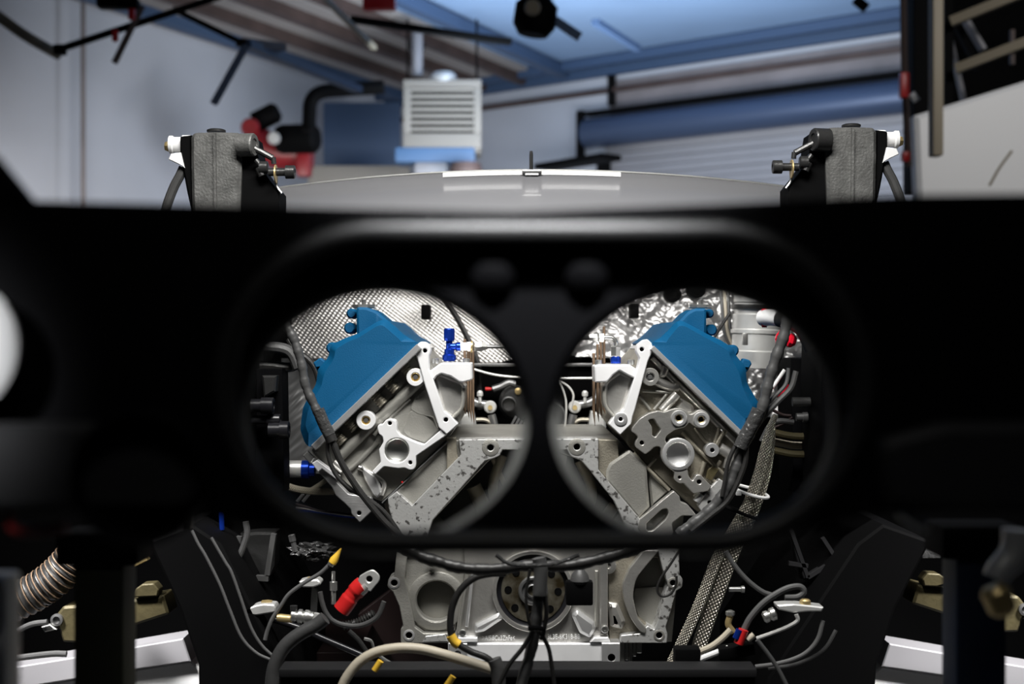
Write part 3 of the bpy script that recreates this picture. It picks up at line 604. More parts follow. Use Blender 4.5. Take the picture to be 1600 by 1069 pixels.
# rail bolts
def hbolt(x0, x1, y, r, Y, name='rail_bolt', m='black_gloss'):
    a = W(x0, y, Y); b = W(x1, y, Y); L = abs(b.x-a.x); R = px(r, Y)
    MB().lathe([(R*.8, 0), (R*.8, L*.55), (R, L*.56), (R, L*.97), (R*.9, L), (R*.5, L), (R*.5, L*.8)], a, b-a, 24).obj(name, m, cb)
hbolt(384, 428, 634, 13, 2.26); hbolt(392, 438, 656, 9, 2.27); hbolt(420, 452, 672, 14, 2.25)
MB().plate([(409,587),(432,587),(430,612),(412,622)], 2.27, .03, bev=.003).obj('rail_tab', 'black_metal', cb)
hbolt(1238, 1308, 628, 9, 2.30, m='rubber_grey'); hbolt(1244, 1262, 652, 8, 2.3, m='steel_dark')
MB().lathe([(.016, 0), (.016, .006)], W(1306, 628, 2.3), (1, 0, 0), 20).obj('rail_washer', 'black_metal', cb)
# cowl / windscreen
ws = thing('windscreen', 'low curved grey glass edge with a white strip, spanning behind the black panel', 'windscreen')
def wtop(x): return 265+27*((x-838)/400)**2
xs = [430+16*i for i in range(52)]
g0 = [W(x, wtop(x), 2.58) for x in xs]; g1 = [W(x, 360, 2.40) for x in xs]
def sheet(up, lo, th):
    n = len(up); vs = list(up)+list(lo)+[p+Vector((0, th, 0)) for p in up]+[p+Vector((0, th, 0)) for p in lo]; fs = []
    for i in range(n-1):
        fs += [(i, i+1, n+i+1, n+i), (2*n+i, 3*n+i, 3*n+i+1, 2*n+i+1), (i, 2*n+i, 2*n+i+1, i+1), (n+i, n+i+1, 3*n+i+1, 3*n+i)]
    fs += [(0, n, 3*n, 2*n), (n-1, 3*n-1, 4*n-1, 2*n-1)]
    return MB().add(vs, fs)
sheet(g0, g1, .008).obj('glass_panel', 'glass_grey', ws)
MB().tube([W(x, wtop(x)+1, 2.575) for x in xs[::3]], .0022, 8).obj('edge_trim', 'steel', ws)
for x0, x1 in ((692, 820), (840, 970)):
    n = 9; X = [x0+(x1-x0)*i/(n-1) for i in range(n)]
    sheet([W(x, wtop(x)+1.5, 2.565) for x in X], [W(x, wtop(x)+8, 2.56) for x in X], .006).obj('white_strip', 'white_bright', ws)
for i in range(16):
    x = 480+48*i
    MB().lathe([(.0022, 0), (.0022, .003)], W(x, wtop(x)+17, 2.56), seg=8).obj('glass_stud', 'steel', ws)
MB().box(W(831, 268.5, 2.56), (.036, .02, .006), None, .002).obj('centre_clip', 'steel_dark', ws)
MB().lathe([(.0035, 0), (.0035, .030), (.0025, .036)], W(830, 267, 2.56), (0, 0, 1), 10).obj('guide_pin', 'black_metal', ws)
MB().box(W(831, 272, 2.556), (.024, .008, .004)).obj('clip_foot', 'white', ws)
# suspension mounts
def mount(sx, label):
    t = thing('suspension_mount', label, 'suspension mount')
    X = (lambda x: x) if sx > 0 else (lambda x: 1668-x)
    dy = 0 if sx > 0 else -8
    P = lambda l: [(X(q[0]), q[1]+dy)+tuple(q[2:]) for q in l]
    Y = 2.2
    MB().plate(P([(298,212,4),(304,207,3),(336,206),(372,207,3),(377,212,4),(377,250),(374,340),(300,340),(298,250)]), Y, .09, bev=.005, r=1).obj('mount_block', 'mount_cast', t)
    MB().beam(W(X(335.5), 208+dy, Y-.002), W(X(337), 330+dy, Y-.002), .004, .006, (0,1,0)).obj('seam_rib', 'mount_cast', t)
    MB().lathe([(.015, 0), (.015, .003), (.012, .0045)], W(X(338), 206.5+dy, Y+.04), (0,0,1), 18).obj('top_cap', 'black_metal', t)
    MB().plate(P([(281,213,3),(299,211),(301,340),(292,300),(286,268),(281,240)]), Y+.01, .07, bev=.003).obj('side_plate', 'bg_black', t)
    MB().plate(P([(375,210),(398,214),(404,250),(408,262),(420,280),(436,300),(436,340),(375,340)]), Y+.012, .07, bev=.003).obj('side_plate', 'bg_black', t)
    MB().lathe([(.0135*1.1, 0), (.0135*1.1, .012), (.012, .013), (.012, .026), (.014, .028), (.014, .033)], W(X(280), 226+dy, Y+.03)+Vector((sx*.018, 0, 0)), (-sx, 0, 0), 24).obj('white_bush', 'white', t)
    MB().lathe([(.0085, 0), (.0085, .012), (.007, .015)], W(X(270), 229+dy, Y+.03)+Vector((sx*.003, 0, 0)), (-sx, 0, 0), 6).obj('brass_bolt', 'brass', t, smooth=0)
    MB().plate(P([(263,249),(267,240),(282,238),(288,262),(278,256)]), Y+.005, .02, bev=.001).obj('white_tab', 'white', t)
    MB().tube([W(X(x), y+dy, Y+.02) for x, y in ((287,262),(281,275),(272,292),(262,318),(255,345))], .0075, 10).obj('brake_hose', 'rubber_grey', t)
    MB().lathe([(.018, 0), (.018, .024), (.0165, .026), (.010, .026), (.009, .024)], W(X(374), 227+dy, Y+.0), (sx, -.25, 0), 28).obj('end_cylinder', 'mount_cast' if sx > 0 else 'black_metal', t)
    for a, b, r in (((398,232),(426,247),.005), ((400,250),(410,262),.004), ((404,262),(410,275),.006), ((427,246),(428,256),.004)):
        MB().tube([W(X(a[0]), a[1]+dy, Y), W(X(b[0]), b[1]+dy, Y)], r, 10, n=2).obj('link_arm', 'black_metal', t)
    MB().lathe([(.010, 0), (.010, .012), (.008, .013)], W(X(406), 262+dy, Y), (sx, 0, 0), 20).obj('pivot_nut', 'black_metal', t)
    MB().lathe([(.0062, 0), (.0062, .026), (.0105, .0265), (.0105, .040), (.0095, .041), (.005, .041), (.005, .034)], W(X(420), 269+dy, Y), (sx, 0, 0), 22).obj('long_bolt', 'black_metal', t)
    MB().lathe([(.0145, 0), (.0145, .002), (.0063, .002)], W(X(430), 272+dy, Y), (sx, 0, 0), 24).obj('washer', 'brass', t)
    MB().tube([W(X(x), y+dy, Y+.01) for x, y in ((432,282),(433,292),(440,302))], .002, 8).obj('safety_wire', 'steel', t)
    return t
mount(1, 'grey cast suspension mount at the left, white bush and brass bolt on its left')
mount(-1, 'darker cast suspension mount at the right, white bush and brass bolt on its right')
# ================================================================ HOSES, WIRES, FITTINGS
def hose(name, pts, r, Y, m, label, cat='hose', n=6, seg=10, group=None):
    P = [W(p[0], p[1], p[2] if len(p) > 2 else Y) for p in pts]
    return MB().tube(P, px(r, Y) if not callable(r) else r, seg, n).obj(name, m, None, label, cat, group)
def wrap(r0, amp, k): return lambda u, s: r0+amp*math.sin(s*k)+amp*.6*math.sin(s*k*2.7+1)
t = thing('wiring_loom', 'dark taped wiring loom crossing the left blue valve cover', 'wiring loom')
MB().tube([W(x, y, D-.05) for x, y in ((440,500),(452,516),(463,540),(472,572),(478,604),(492,635),(505,662),(515,684))], wrap(px(7), .0006, 260), 12, 10).obj('taped_trunk', 'rubber_grey', t)
MB().tube([W(x, y, D-.05) for x, y in ((497,640),(506,662),(515,680))], px(9.5), 12, 6).obj('silver_tape', 'tape_shiny', t)
MB().tube([W(512,674,D-.05), W(519,690,D-.05)], px(9), 12, 3).obj('loom_collar', 'rubber', t)
MB().tube([W(x, y, D-.05) for x, y in ((519,688),(533,722),(560,765),(590,803),(612,826),(640,850))], px(5.2), 10).obj('branch_wire', 'rubber', t)
MB().tube([W(x, y, D-.045) for x, y in ((513,688),(513,712),(524,740),(545,762),(575,780),(600,800),(622,830),(630,850))], px(3.6), 10).obj('branch_wire', 'rubber', t)
hose('heater_hose', [(392,542),(420,542),(446,546),(458,556),(466,575)], 9, 2.32, 'rubber_grey', 'upper black hose entering at far left above the frame rail')
hose('heater_hose', [(392,571),(420,571),(452,574),(470,566)], 8, 2.34, 'rubber', 'lower black hose entering at far left above the frame rail')
hose('coolant_hose', [(450,530),(462,548),(480,560),(492,575),(500,600)], 5, 2.4, 'rubber', 'thin black hose passing behind the left blue cover')
hose('bracket_strap', [(447,512),(460,530),(464,560)], 6, 2.45, 'steel_dark', 'short dull metal strap beside the taped loom', 'strap')
hose('braided_hose', [(440,756),(462,764),(490,768),(522,768)], 5.5, 2.36, 'cloth_braid', 'beige braided hose below the left frame rail')
hose('braided_hose', [(478,770),(496,760),(520,742)], 4, 2.40, 'cloth_braid', 'short beige hose branching up beside the left engine corner')
t = thing('canister', 'pale grey cylinder with a blue collar low at the left of the engine', 'canister')
MB().lathe([(.013, 0), (.0145, .002), (.0145, .036), (.0135, .038)], W(440, 733, 2.4), (1, 0, 0), 24).obj('canister_body', 'duct_silver', t)
MB().lathe([(.016, 0), (.016, .012), (.012, .014), (.012, .022)], W(472, 734, 2.4), (1, 0, 0), 24).obj('blue_collar', 'anodised_blue', t)
for k, (m, l) in enumerate((('dark_red', 'thin dark red wire below the left cylinder head'), ('steel', 'thin bare steel wire below the left cylinder head'), ('anodised_blue', 'thin blue wire below the left cylinder head'))):
    hose('thin_wire', [(462,788+6*k),(480,793+3*k),(500,799+k),(530,802+2*k),(556,806+k)], 2, 2.4, m, l, 'wire')
for k in range(2): hose('crimp_sleeve', [(464+9*k,784),(474+9*k,772)], 2.6, 2.4, 'steel_dark', ('left' if k == 0 else 'right')+' one of two small grey crimp sleeves below the braided hose', 'connector', n=2)
# lower left cluster
t = thing('taped_connector', 'crumpled black tape bundle with a small hex bolt behind the yellow tipped wire', 'connector')
b_ = bmesh.new(); bmesh.ops.create_icosphere(b_, subdivisions=4, radius=1)
vs = []
for v in b_.verts:
    k = 1+.55*noise.noise(v.co*3.1)+.25*noise.noise(v.co*8); vs.append(W(492, 861, 2.25)+Vector((v.co.x*.034*k, v.co.y*.02*k, v.co.z*.013*k)))
MB().add(vs, [tuple(v.index for v in f.verts) for f in b_.faces]).obj('tape_lump', 'tape_shiny', t, smooth=0); b_.free()
MB().lathe([(.0045, 0), (.0045, .016), (.006, .017), (.006, .027), (.005, .028)], W(462, 862, 2.24), (-.25, 0, 1), 6).obj('hex_bolt', 'steel_dark', t, smooth=0)
t = thing('yellow_tipped_wire', 'thin grey wire with a yellow tip curving up left of the red cable lug', 'wire')
MB().tube([W(x, y, 2.1) for x, y in ((515,882),(500,896),(475,911),(452,928),(440,945),(426,966),(418,985),(414,1000))], px(3.2, 2.1), 10).obj('wire_sheath', 'wire_grey', t)
MB().lathe([(.006, 0), (.0065, .006), (.001, .026)], W(519, 880, 2.1), (.52, 0, .85), 16).obj('yellow_tip', 'yellow', t)
MB().lathe([(.005, -.002), (.0055, .004)], W(517, 882, 2.1), (.52, 0, .85), 16).obj('clear_collar', 'steel', t)
t = thing('cable_lug', 'battery cable lug with a red sleeve and bare silver ring end', 'cable lug')
lx = Vector((.62, 0, .78)); c0 = W(531, 955, 2.0)
def q2(p): return (p[0], p[1])
MB().plate([(566,918),(559,908),(562,900),(574,893,6),(583,890,8),(593,899,8),(593,908,6),(586,916),(579,925)], 1.99, .004, [circ(577,905,5.2,18)], r=2, bev=.001).obj('ring_end', 'duct_silver', t)
MB().tube([W(533,954,2.0), W(540,945,2.0), W(549,932,2.0), W(562,918,2.0), W(570,912,2.0)], lambda u, s: .0125 if u < .45 else (.0115 if u < .6 else .013-.006*(u > .9)), 18, 8).obj('red_sleeve', 'red', t)
MB().tube([W(562,924,1.997), W(573,914,1.997)], .0085, 14, 2).obj('crimp_barrel', 'duct_silver', t)
hose('hook_wire', [(500,925),(503,940),(509,957),(520,970),(538,977),(560,978),(580,971),(592,960),(600,940)], 4, 2.05, 'rubber_grey', 'stiff grey wire bent into a hook beneath the red lug', 'wire')
hose('corrugated_sleeve', [(536,978),(560,972),(585,958)], lambda u, s: .006+.0012*math.sin(s*1400), 2.2, 'rubber', 'short black corrugated sleeve behind the hook wire', 'sleeve', n=30)
t = thing('terminal_block', 'flat silver terminal bracket with a hex nut above the big black cable', 'bracket')
MB().plate([(466,909,3),(478,906),(496,906),(501,910,3),(501,914,3),(490,918),(472,918,3)], 2.14, .03, bev=.002).obj('bracket_plate', 'duct_silver', t)
MB().lathe([(.008, 0), (.008, .005)], W(488, 907, 2.16), (0, 0, 1), 6).obj('hex_nut', 'brass', t, smooth=0)
MB().lathe([(.004, 0), (.004, .02), (.006, .021), (.006, .034), (.003, .035), (.003, .05)], W(521, 944, 2.16), (0, 0, 1), 14).obj('sensor_stem', 'steel', t)
MB().beam(W(492, 918, 2.16), W(490, 966, 2.16), .006, .01).obj('support_leg', 'black_metal', t)
t = thing('mounting_foot', 'pale metal foot with a brass nut at the left end of the lower rail', 'bracket')
MB().plate([(383,952),(400,946),(412,944),(428,945),(431,950),(430,957),(400,962),(384,960)], 2.12, .03, r=2, bev=.002).obj('foot_plate', 'duct_silver', t)
MB().lathe([(.009, 0), (.009, .006)], W(417, 945, 2.14), (0, 0, 1), 6).obj('brass_nut', 'brass', t, smooth=0)
t = thing('hose_end', 'ribbed silver hose end with a brass tip on the lower left rod', 'fitting')
MB().lathe([(.006, 0), (.009, .002), (.009, .007), (.007, .009), (.011, .012), (.011, .017), (.008, .019), (.011, .022), (.011, .027), (.009, .03), (.009, .034)], W(454, 962, 2.1), (1, 0, -.1), 18).obj('ribbed_body', 'steel', t)
MB().lathe([(.005, 0), (.006, .004), (.006, .022), (.004, .024)], W(433, 965, 2.1), (1, 0, -.1), 14).obj('brass_tip', 'brass', t)
MB().lathe([(.006, 0), (.006, .016)], W(492, 975, 2.1), (.3, 0, 1), 14).obj('side_port', 'duct_silver', t)
MB().lathe([(.0055, 0), (.0055, .01)], W(459, 957, 2.1), (0, 0, 1), 14).obj('port_cap', 'black_metal', t)
hose('stay_rod', [(424,967),(470,982),(500,996),(540,1013),(575,1028)], 5, 2.16, 'black_gloss', 'straight glossy black rod running down behind the big black cable', 'rod', n=2, seg=16)
hose('battery_cable', [(508,966),(494,977),(475,987),(457,999),(443,1013),(432,1033),(426,1055),(424,1090)], 11, 1.98, 'rubber_grey', 'thick dark grey cable bending down at the lower left', 'cable', seg=16)
hose('vent_hose', [(530,1085),(541,1060),(560,1036),(586,1020),(620,1013),(655,1014),(690,1022),(730,1034),(768,1046)], 8, 1.86, 'beige_hose', 'beige rubber hose arching in front of the lower crossmember', 'hose', seg=14)
for pts, l in ((((300,829),(310,850),(322,870),(343,912),(358,950),(377,995),(400,1020),(425,1032)), 'outer of two thin grey wires dropping along the black rail end at left'), (((330,840),(352,878),(362,895),(377,937),(388,970),(398,992),(412,1012),(432,1030)), 'inner of two thin grey wires dropping along the black rail end at left')):
    hose('drop_wire', pts, 2.4, 2.06, 'wire_grey', l, 'wire')
hose('drop_wire', [(384,815),(386,835),(378,860),(368,880)], 5, 2.2, 'rubber_grey', 'short thick grey wire over the left folded sheet bracket', 'wire')
hose('spare_rod', [(545,986),(560,1000),(575,1022)], 4, 2.12, 'black_metal', 'short dark rod just below the hook wire', 'rod', n=2)
hose('twisted_wire', [(569,998),(580,1002),(586,1018),(600,1030),(614,1038)], 2.4, 2.1, 'steel', 'bright twisted wire left of the engine foot', 'wire')
for x, y, l in ((590, 1040, 'small yellow wire end lying on the crossmember under the beige hose'), (703, 1064, 'small yellow wire end hanging in front of the crossmember')):
    MB().tube([W(x-5, y+8, 1.84), W(x+5, y-7, 1.84)], px(5, 1.84), 12, 3).obj('wire_end', 'yellow', None, l, 'wire end')
# centre cables
t = thing('wiring_loom', 'black taped loom hanging in front of the crankshaft flange', 'wiring loom')
MB().tube([W(x, y, 1.74) for x, y in ((590,846),(630,858),(662,872),(685,878),(712,886),(750,890),(790,888),(820,884),(850,884),(890,884),(930,876),(970,866),(1015,850))], wrap(px(9, 1.74), .0006, 200), 12, 10).obj('cross_trunk', 'rubber', t)
MB().tube([W(x, y, 1.73) for x, y in ((842,872),(845,890),(844,915),(843,930))], px(11, 1.73), 12).obj('grey_sleeve', 'wire_grey', t)
MB().tube([W(x, y, 1.74) for x, y in ((843,920),(840,950),(836,985),(826,1030),(810,1085))], wrap(px(9, 1.74), .0005, 200), 12, 8).obj('down_trunk', 'wire_grey', t)
for pts, r in ((((850,925),(854,955),(850,985),(846,1000)), 3.5), (((842,985),(856,1010),(862,1040),(868,1085)), 3.4), (((834,985),(815,1015),(795,1040),(775,1080)), 3.6), (((828,890),(822,930),(826,970),(834,990)), 2.5)):
    MB().tube([W(x, y, 1.73) for x, y in pts], px(r, 1.73), 8).obj('strand', 'rubber', t)
MB().tube([W(826,982,1.725), W(838,981,1.722), W(852,983,1.725)], px(4, 1.73), 8).obj('cable_tie', 'black_satin', t)
MB().tube([W(x, y, 1.71) for x, y in ((775,868),(800,882),(860,882),(905,868))], px(3, 1.71), 8).obj('clear_tape', 'tape_shiny', t)
t = thing('looped_cable', 'black cable looping left of the crank flange with a yellow band', 'cable')
MB().tube([W(x, y, 1.82) for x, y in ((790,896),(765,897),(740,904),(718,924),(706,952),(704,985),(712,1003),(735,1018),(760,1028),(776,1042)) ], px(5.4, 1.82), 12).obj('cable_sheath', 'rubber', t)
MB().tube([W(704,993,1.82), W(710,1003,1.82), W(717,1008,1.82)], px(7.5, 1.82), 14).obj('yellow_band', 'yellow', t)
MB().tube([W(772,1030,1.82), W(778,1048,1.82), W(780,1085,1.82)], px(11, 1.82), 12).obj('grey_boot', 'rubber_grey', t)
t = thing('plug_connector', 'black plug with a frosted cap right of the crank flange', 'connector')
MB().box(W(905, 926, 1.98), (.038, .02, .034), None, .003).obj('plug_body', 'bg_black', t)
MB().lathe([(.012, 0), (.014, .004), (.012, .012), (.006, .020)], W(906, 912, 1.98), (0, 0, 1), 16).obj('frosted_cap', 'rubber_grey', t)
hose('stray_wire', [(1062,860),(1046,884),(1032,905),(1027,922),(1034,932),(1048,928),(1056,914),(1057,900)], 2, 2.0, 'rubber', 'thin black wire curling over the right lower bolt ear', 'wire')
# right side
t = thing('wiring_loom', 'thick black taped loom lying across the right cylinder head', 'wiring loom')
MB().tube([W(x, y, D-.06) for x, y in ((1236,470),(1226,520),(1212,560),(1200,600),(1190,640),(1172,676),(1158,706),(1148,736),(1132,770),(1108,798),(1080,820),(1060,836))], wrap(px(8.5), .0007, 240), 12, 10).obj('taped_trunk', 'rubber_grey', t)
MB().tube([W(x, y, D-.07) for x, y in ((1186,640),(1176,662),(1164,684),(1156,700))], px(11), 14, 6).obj('shiny_tape', 'tape_shiny', t)
MB().tube([W(x, y, D-.07) for x, y in ((1170,672),(1150,696),(1138,722),(1133,750),(1128,776))], px(3.4), 8).obj('branch_wire', 'rubber', t)
MB().tube([W(x, y, D-.07) for x, y in ((1166,700),(1164,724),(1152,756),(1136,784),(1110,806),(1080,830))], px(4), 8).obj('branch_wire', 'rubber', t)
MB().tube([W(x, y, D-.05) for x, y in ((1244,580),(1236,606),(1215,628),(1196,648),(1180,668))], px(4.5), 8).obj('branch_wire', 'rubber_grey', t)
MB().tube([W(x, y, D-.05) for x, y in ((1232,575),(1228,600),(1210,620),(1198,632))], px(3), 8).obj('branch_wire', 'wire_grey', t)
hose('steel_hose', [(1212,648),(1204,668),(1196,700),(1186,740),(1170,785),(1152,818),(1132,852),(1117,880),(1094,940),(1072,990),(1048,1040)], lambda u, s: px(4+4.6*min(1, u*4.5)), D-.02, 'braid', 'slimmer braided steel hose, left of the pair beside the engine', seg=16)
hose('steel_hose', [(1206,668),(1204,700),(1197,740),(1184,780),(1168,815),(1152,845),(1138,880),(1118,935),(1102,980),(1086,1030)], lambda u, s: px(6+5.6*min(1, max(0, u*2.2-.2))), D, 'braid', 'thicker braided steel hose, right of the pair beside the engine', seg=18)
t = thing('cable_tie', 'white plastic tie around the braided steel hoses', 'cable tie')
ct = W(1172, 768, D-.01)
MB().tube([ct+Vector((.028*math.cos(a), .022*math.sin(a), -.008*math.cos(a)+.004*math.sin(a))) for a in [2*math.pi*i/16 for i in range(16)]], .0026, 8, closed=True, n=2).obj('tie_loop', 'white', t)
MB().box(W(1154, 770, D-.028), (.008, .008, .008), None, .001).obj('tie_head', 'white', t)
t = thing('cable_tie', 'black band pinching the braided steel hoses', 'cable tie')
ct = W(1156, 800, D-.01)
MB().tube([ct+Vector((.026*math.cos(a), .022*math.sin(a), -.010*math.cos(a))) for a in [2*math.pi*i/16 for i in range(16)]], .0028, 8, closed=True, n=2).obj('tie_loop', 'bg_black', t)
# red and white hose couplings
t = thing('hose_coupling', 'white coupling with a red ring and black elbow beside the silver duct', 'coupling')
MB().tube([W(1192,497,2.28), W(1205,496,2.26), W(1222,498,2.24)], px(13, 2.26), 18, 4).obj('white_collar', 'white', t)
MB().lathe([(.0155, 0), (.0155, .007), (.012, .008)], W(1191, 497, 2.28), (1, -.3, 0), 24).obj('red_ring', 'red_glass', t)
MB().tube([W(1218,498,2.24), W(1236,502,2.22), W(1256,516,2.2), (W(1270,545,2.2))], px(13, 2.24), 16).obj('rubber_elbow', 'rubber', t)
t = thing('red_coupling', 'translucent red wing clamp hanging below the white coupling', 'coupling')
MB().lathe([(.004, 0), (.013, .004), (.013, .010), (.007, .016)], W(1212, 526, 2.22), (1, 0, -.3), 8).obj('left_lobe', 'red_glass', t, smooth=0)
MB().lathe([(.004, 0), (.012, .004), (.012, .009), (.006, .015)], W(1229, 530, 2.22), (1, 0, -.3), 8).obj('right_lobe', 'red_glass', t, smooth=0)
for pts, r, m, l in ((((1192,612),(1206,606),(1218,590),(1226,578)), 3, 'white', 'short white wire right of the blue cover'), (((1213,618),(1224,612),(1230,600)), 4, 'red_glass', 'short glossy red wire right of the blue cover'), (((1190,690),(1204,664),(1218,658),(1240,660)), 4.5, 'rubber_grey', 'dark wire curving above the coiled hoses'), (((1238,652),(1228,660),(1210,668)), 2.6, 'dark_red', 'thin dark red wire above the braided steel hoses'), (((1206,640),(1222,648),(1236,650)), 2.6, 'dark_red', 'short dark red wire by the cylindrical rail connector')):
    hose('short_wire', pts, r, 2.2, m, l, 'wire')
for k, (yy, Y) in enumerate(((676, 2.36), (690, 2.38), (704, 2.36))):
    hose('coiled_hose', [(1208,yy),(1240,yy+6),(1270,yy+5),(1300,yy-4)], 6, Y, 'brass_dull' if k != 1 else 'beige_hose', ('upper', 'middle', 'lower')[k]+' of the three olive hoses curving under the right rail')
# silver duct
t = thing('air_duct', 'silver cylindrical duct with black clamps behind the right valve cover', 'duct')
cD = W(1182, 575, 2.62)
MB().lathe([(.050, 0), (.050, .03), (.047, .032), (.047, .062), (.050, .064), (.050, .070), (.047, .072), (.047, .098), (.044, .10), (.044, .12), (.046, .122), (.046, .17)], cD, (.03, 0, 1), 40).obj('duct_tube', 'duct_silver', t)
for h in (.108, .135): MB().lathe([(.048, 0), (.0485, .003), (.0485, .007), (.048, .009)], cD+Vector((.003, 0, h)), (.03, 0, 1), 40).obj('band_clamp', 'black_metal', t)
MB().box(W(1164, 530, 2.54), (.010, .01, .022), None, .002).obj('clamp_screw', 'steel', t)
for k, l in enumerate(('left', 'middle', 'right')):
    hose('riser_line', [(1126+6*k,452),(1129+5*k,490),(1132+5*k,520),(1142+4*k,545)], 2.6, 2.66, 'steel_dark' if k != 1 else 'beige_hose', l+' of the three thin lines rising between the blue cover and silver duct', 'line')
hose('vent_line', [(1114,530),(1130,505),(1140,490)], 2.5, 2.64, 'rubber', 'thin black line slanting left of the silver duct', 'line')
# fuel fittings
t = thing('pipe_fitting', 'blue anodised tee fitting standing on the left outlet', 'fitting')
c = W(702, 562.5, D+.03)
m = MB().lathe([(.011, 0), (.011, .007), (.008, .009), (.008, .016), (.0052, .018), (.0052, .030), (.0045, .031)], c, (0, 0, 1), 24).obj('tee_body', 'anodised_blue', t)
MB().lathe([(.010, -.002), (.010, .006)], c, (0, 0, 1), 6).obj('base_nut', 'anodised_blue', t, smooth=0)
MB().lathe([(.0080, .030), (.0088, .034), (.0088, .048), (.0075, .050)], c, (0, 0, 1), 12).obj('top_cap', 'anodised_blue', t, smooth=0)
MB().lathe([(.0055, 0), (.0055, .008), (.007, .010), (.007, .016)], c+Vector((.002, 0, .021)), (1, 0, 0), 20).obj('side_arm', 'anodised_blue', t)
MB().lathe([(.007, 0), (.007, .010), (.0085, .011), (.0085, .018), (.006, .019)], c+Vector((.018, 0, .021)), (1, 0, 0), 6).obj('silver_nut', 'steel', t, smooth=0)
MB().lathe([(.0095, 0), (.0095, .003)], c+Vector((.034, 0, .021)), (1, 0, 0), 20).obj('brass_washer', 'brass', t)
MB().lathe([(.0065, 0), (.0085, .003), (.0085, .013), (.005, .022)], c+Vector((.038, 0, .021)), (1, 0, 0), 6).obj('line_nut', 'steel', t, smooth=0)
MB().tube([c+Vector((.055, 0, .021)), c+Vector((.10, 0, .021)), c+Vector((.14, .01, .021))], .0032, 10).obj('pipe', 'steel_dark', t)
t = thing('pipe_fitting', 'silver hex nut over a blue fitting with a bent pipe on the right outlet', 'fitting')
c = W(962, 568, D+.03)
MB().lathe([(.008, 0), (.0085, .002), (.0085, .008), (.007, .012)], c, (0, 0, 1), 24).obj('blue_body', 'anodised_blue', t)
MB().lathe([(.0075, .010), (.0085, .012), (.0085, .026), (.007, .028)], c, (0, 0, 1), 6).obj('hex_nut', 'steel', t, smooth=0)
MB().tube([c+Vector(p) for p in ((0, 0, .026), (0, 0, .034), (-.005, 0, .040), (-.014, 0, .041), (-.024, 0, .0405))], .0035, 12).obj('bent_pipe', 'steel', t)
MB().lathe([(.006, 0), (.0075, .001), (.0075, .008), (.0055, .010), (.0065, .012), (.006, .024)], c+Vector((-.018, 0, .0405)), (-1, 0, .03), 6).obj('line_nut', 'steel', t, smooth=0)
MB().tube([c+Vector((-.04, 0, .041)), c+Vector((-.06, 0, .039)), c+Vector((-.09, .02, .034)), c+Vector((-.13, .05, .02))], .0034, 10).obj('dark_line', 'rubber', t)
for pts, l in ((((740,577),(765,584),(790,588),(822,590)), 'thin grey line stretched right of the left outlet'), (((860,591),(890,591),(926,591)), 'thin grey line stretched left of the right outlet')):
    hose('cross_line', pts, 2, 2.5, 'duct_silver', l, 'line')
# gear linkage in the centre
for sgn, cx, l in ((1, 766, 'shift linkage with a round silver pivot between the left outlet and the dark pillar'), (-1, 898, 'shift linkage with a round silver pivot between the right outlet and the dark pillar')):
    t = thing('shift_linkage', l, 'linkage'); X = lambda d: cx+sgn*d; Y = 2.68
    MB().lathe([(.012, -.01), (.012, .004), (.010, .006), (.004, .006), (.004, .003)], W(X(0), 636, Y), seg=24).obj('pivot_disc', 'duct_silver', t)
    MB().lathe([(.0045, 0), (.0045, .010)], W(X(0), 637, Y), seg=12).obj('pivot_bolt', 'brass', t)
    MB().tube([W(X(-4), 633, Y+.01), W(X(-20), 630, Y+.01), W(X(-34), 622, Y+.01), W(X(-40), 608, Y+.01)], .008, 12).obj('link_rod', 'steel_dark', t)
    MB().lathe([(.003, 0), (.003, .012), (.006, .014), (.006, .02), (.003, .024)], W(X(-16), 630, Y), (0, 0, 1), 14).obj('ball_stud', 'duct_silver', t)
    MB().plate([(X(-48),650),(X(-26),642),(X(-22),664),(X(-30),686),(X(-50),684)], Y-.02, .05, r=3, bev=.004).obj('cast_housing', 'duct_silver', t)
    MB().tube([W(X(-22), 656, Y), W(X(-6), 657, Y), W(X(8), 668, Y), W(X(26), 688, Y)], .0045, 10).obj('curved_rod', 'cast_warm', t)
    MB().tube([W(X(2), 648, Y), W(X(6), 664, Y), W(X(10), 690, Y)], .008, 10).obj('lever', 'steel_dark', t)
t = thing('starter_motor', 'dark round actuator with a black socket and copper tipped terminals', 'motor')
Y = 2.76
MB().lathe([(.034, -.06), (.034, 0), (.028, .01), (.016, .012)], W(806, 630, Y), seg=28).obj('motor_body', 'black_metal', t)
MB().lathe([(.015, 0), (.015, .02), (.0125, .021), (.011, .012), (0.001, .011)], W(795, 631, Y-.01), seg=28).obj('round_socket', 'rubber', t)
MB().lathe([(.007, 0), (.007, .016), (.003, .018)], W(810, 611, Y), seg=18).obj('copper_terminal', 'brass', t)
MB().tube([W(770,608,Y), W(782,604,Y), W(795,598,Y), W(806,600,Y)], .007, 10).obj('terminal_arm', 'steel_dark', t)
MB().lathe([(.003, 0), (.004, .006), (.004, .012)], W(768, 608, Y), (-1, 0, 0), 12).obj('red_tip', 'red', t)
for i in range(7): MB().box(W(803+5*i, 657+3.2*i, Y-.03), (.004, .01, .018), Matrix.Rotation(.5, 3, 'Y')).obj('cooling_fin', 'steel_dark', t)
for pts, l in ((((862,588),(875,600),(884,625),(884,655),(880,680)), 'thin wire dropping left of the right silver pivot'), (((872,594),(888,604),(896,618),(892,640)), 'thin looped wire above the right silver pivot')):
    hose('link_wire', pts, 1.8, 2.58, 'duct_silver', l, 'wire')
t = thing('solenoid', 'black ribbed solenoid behind the right edge of the dark pillar', 'solenoid')
MB().lathe([(.026, -.05), (.026, 0), (.022, .006), (.01, .008)], W(862, 650, 2.7), seg=24).obj('solenoid_body', 'black_metal', t)
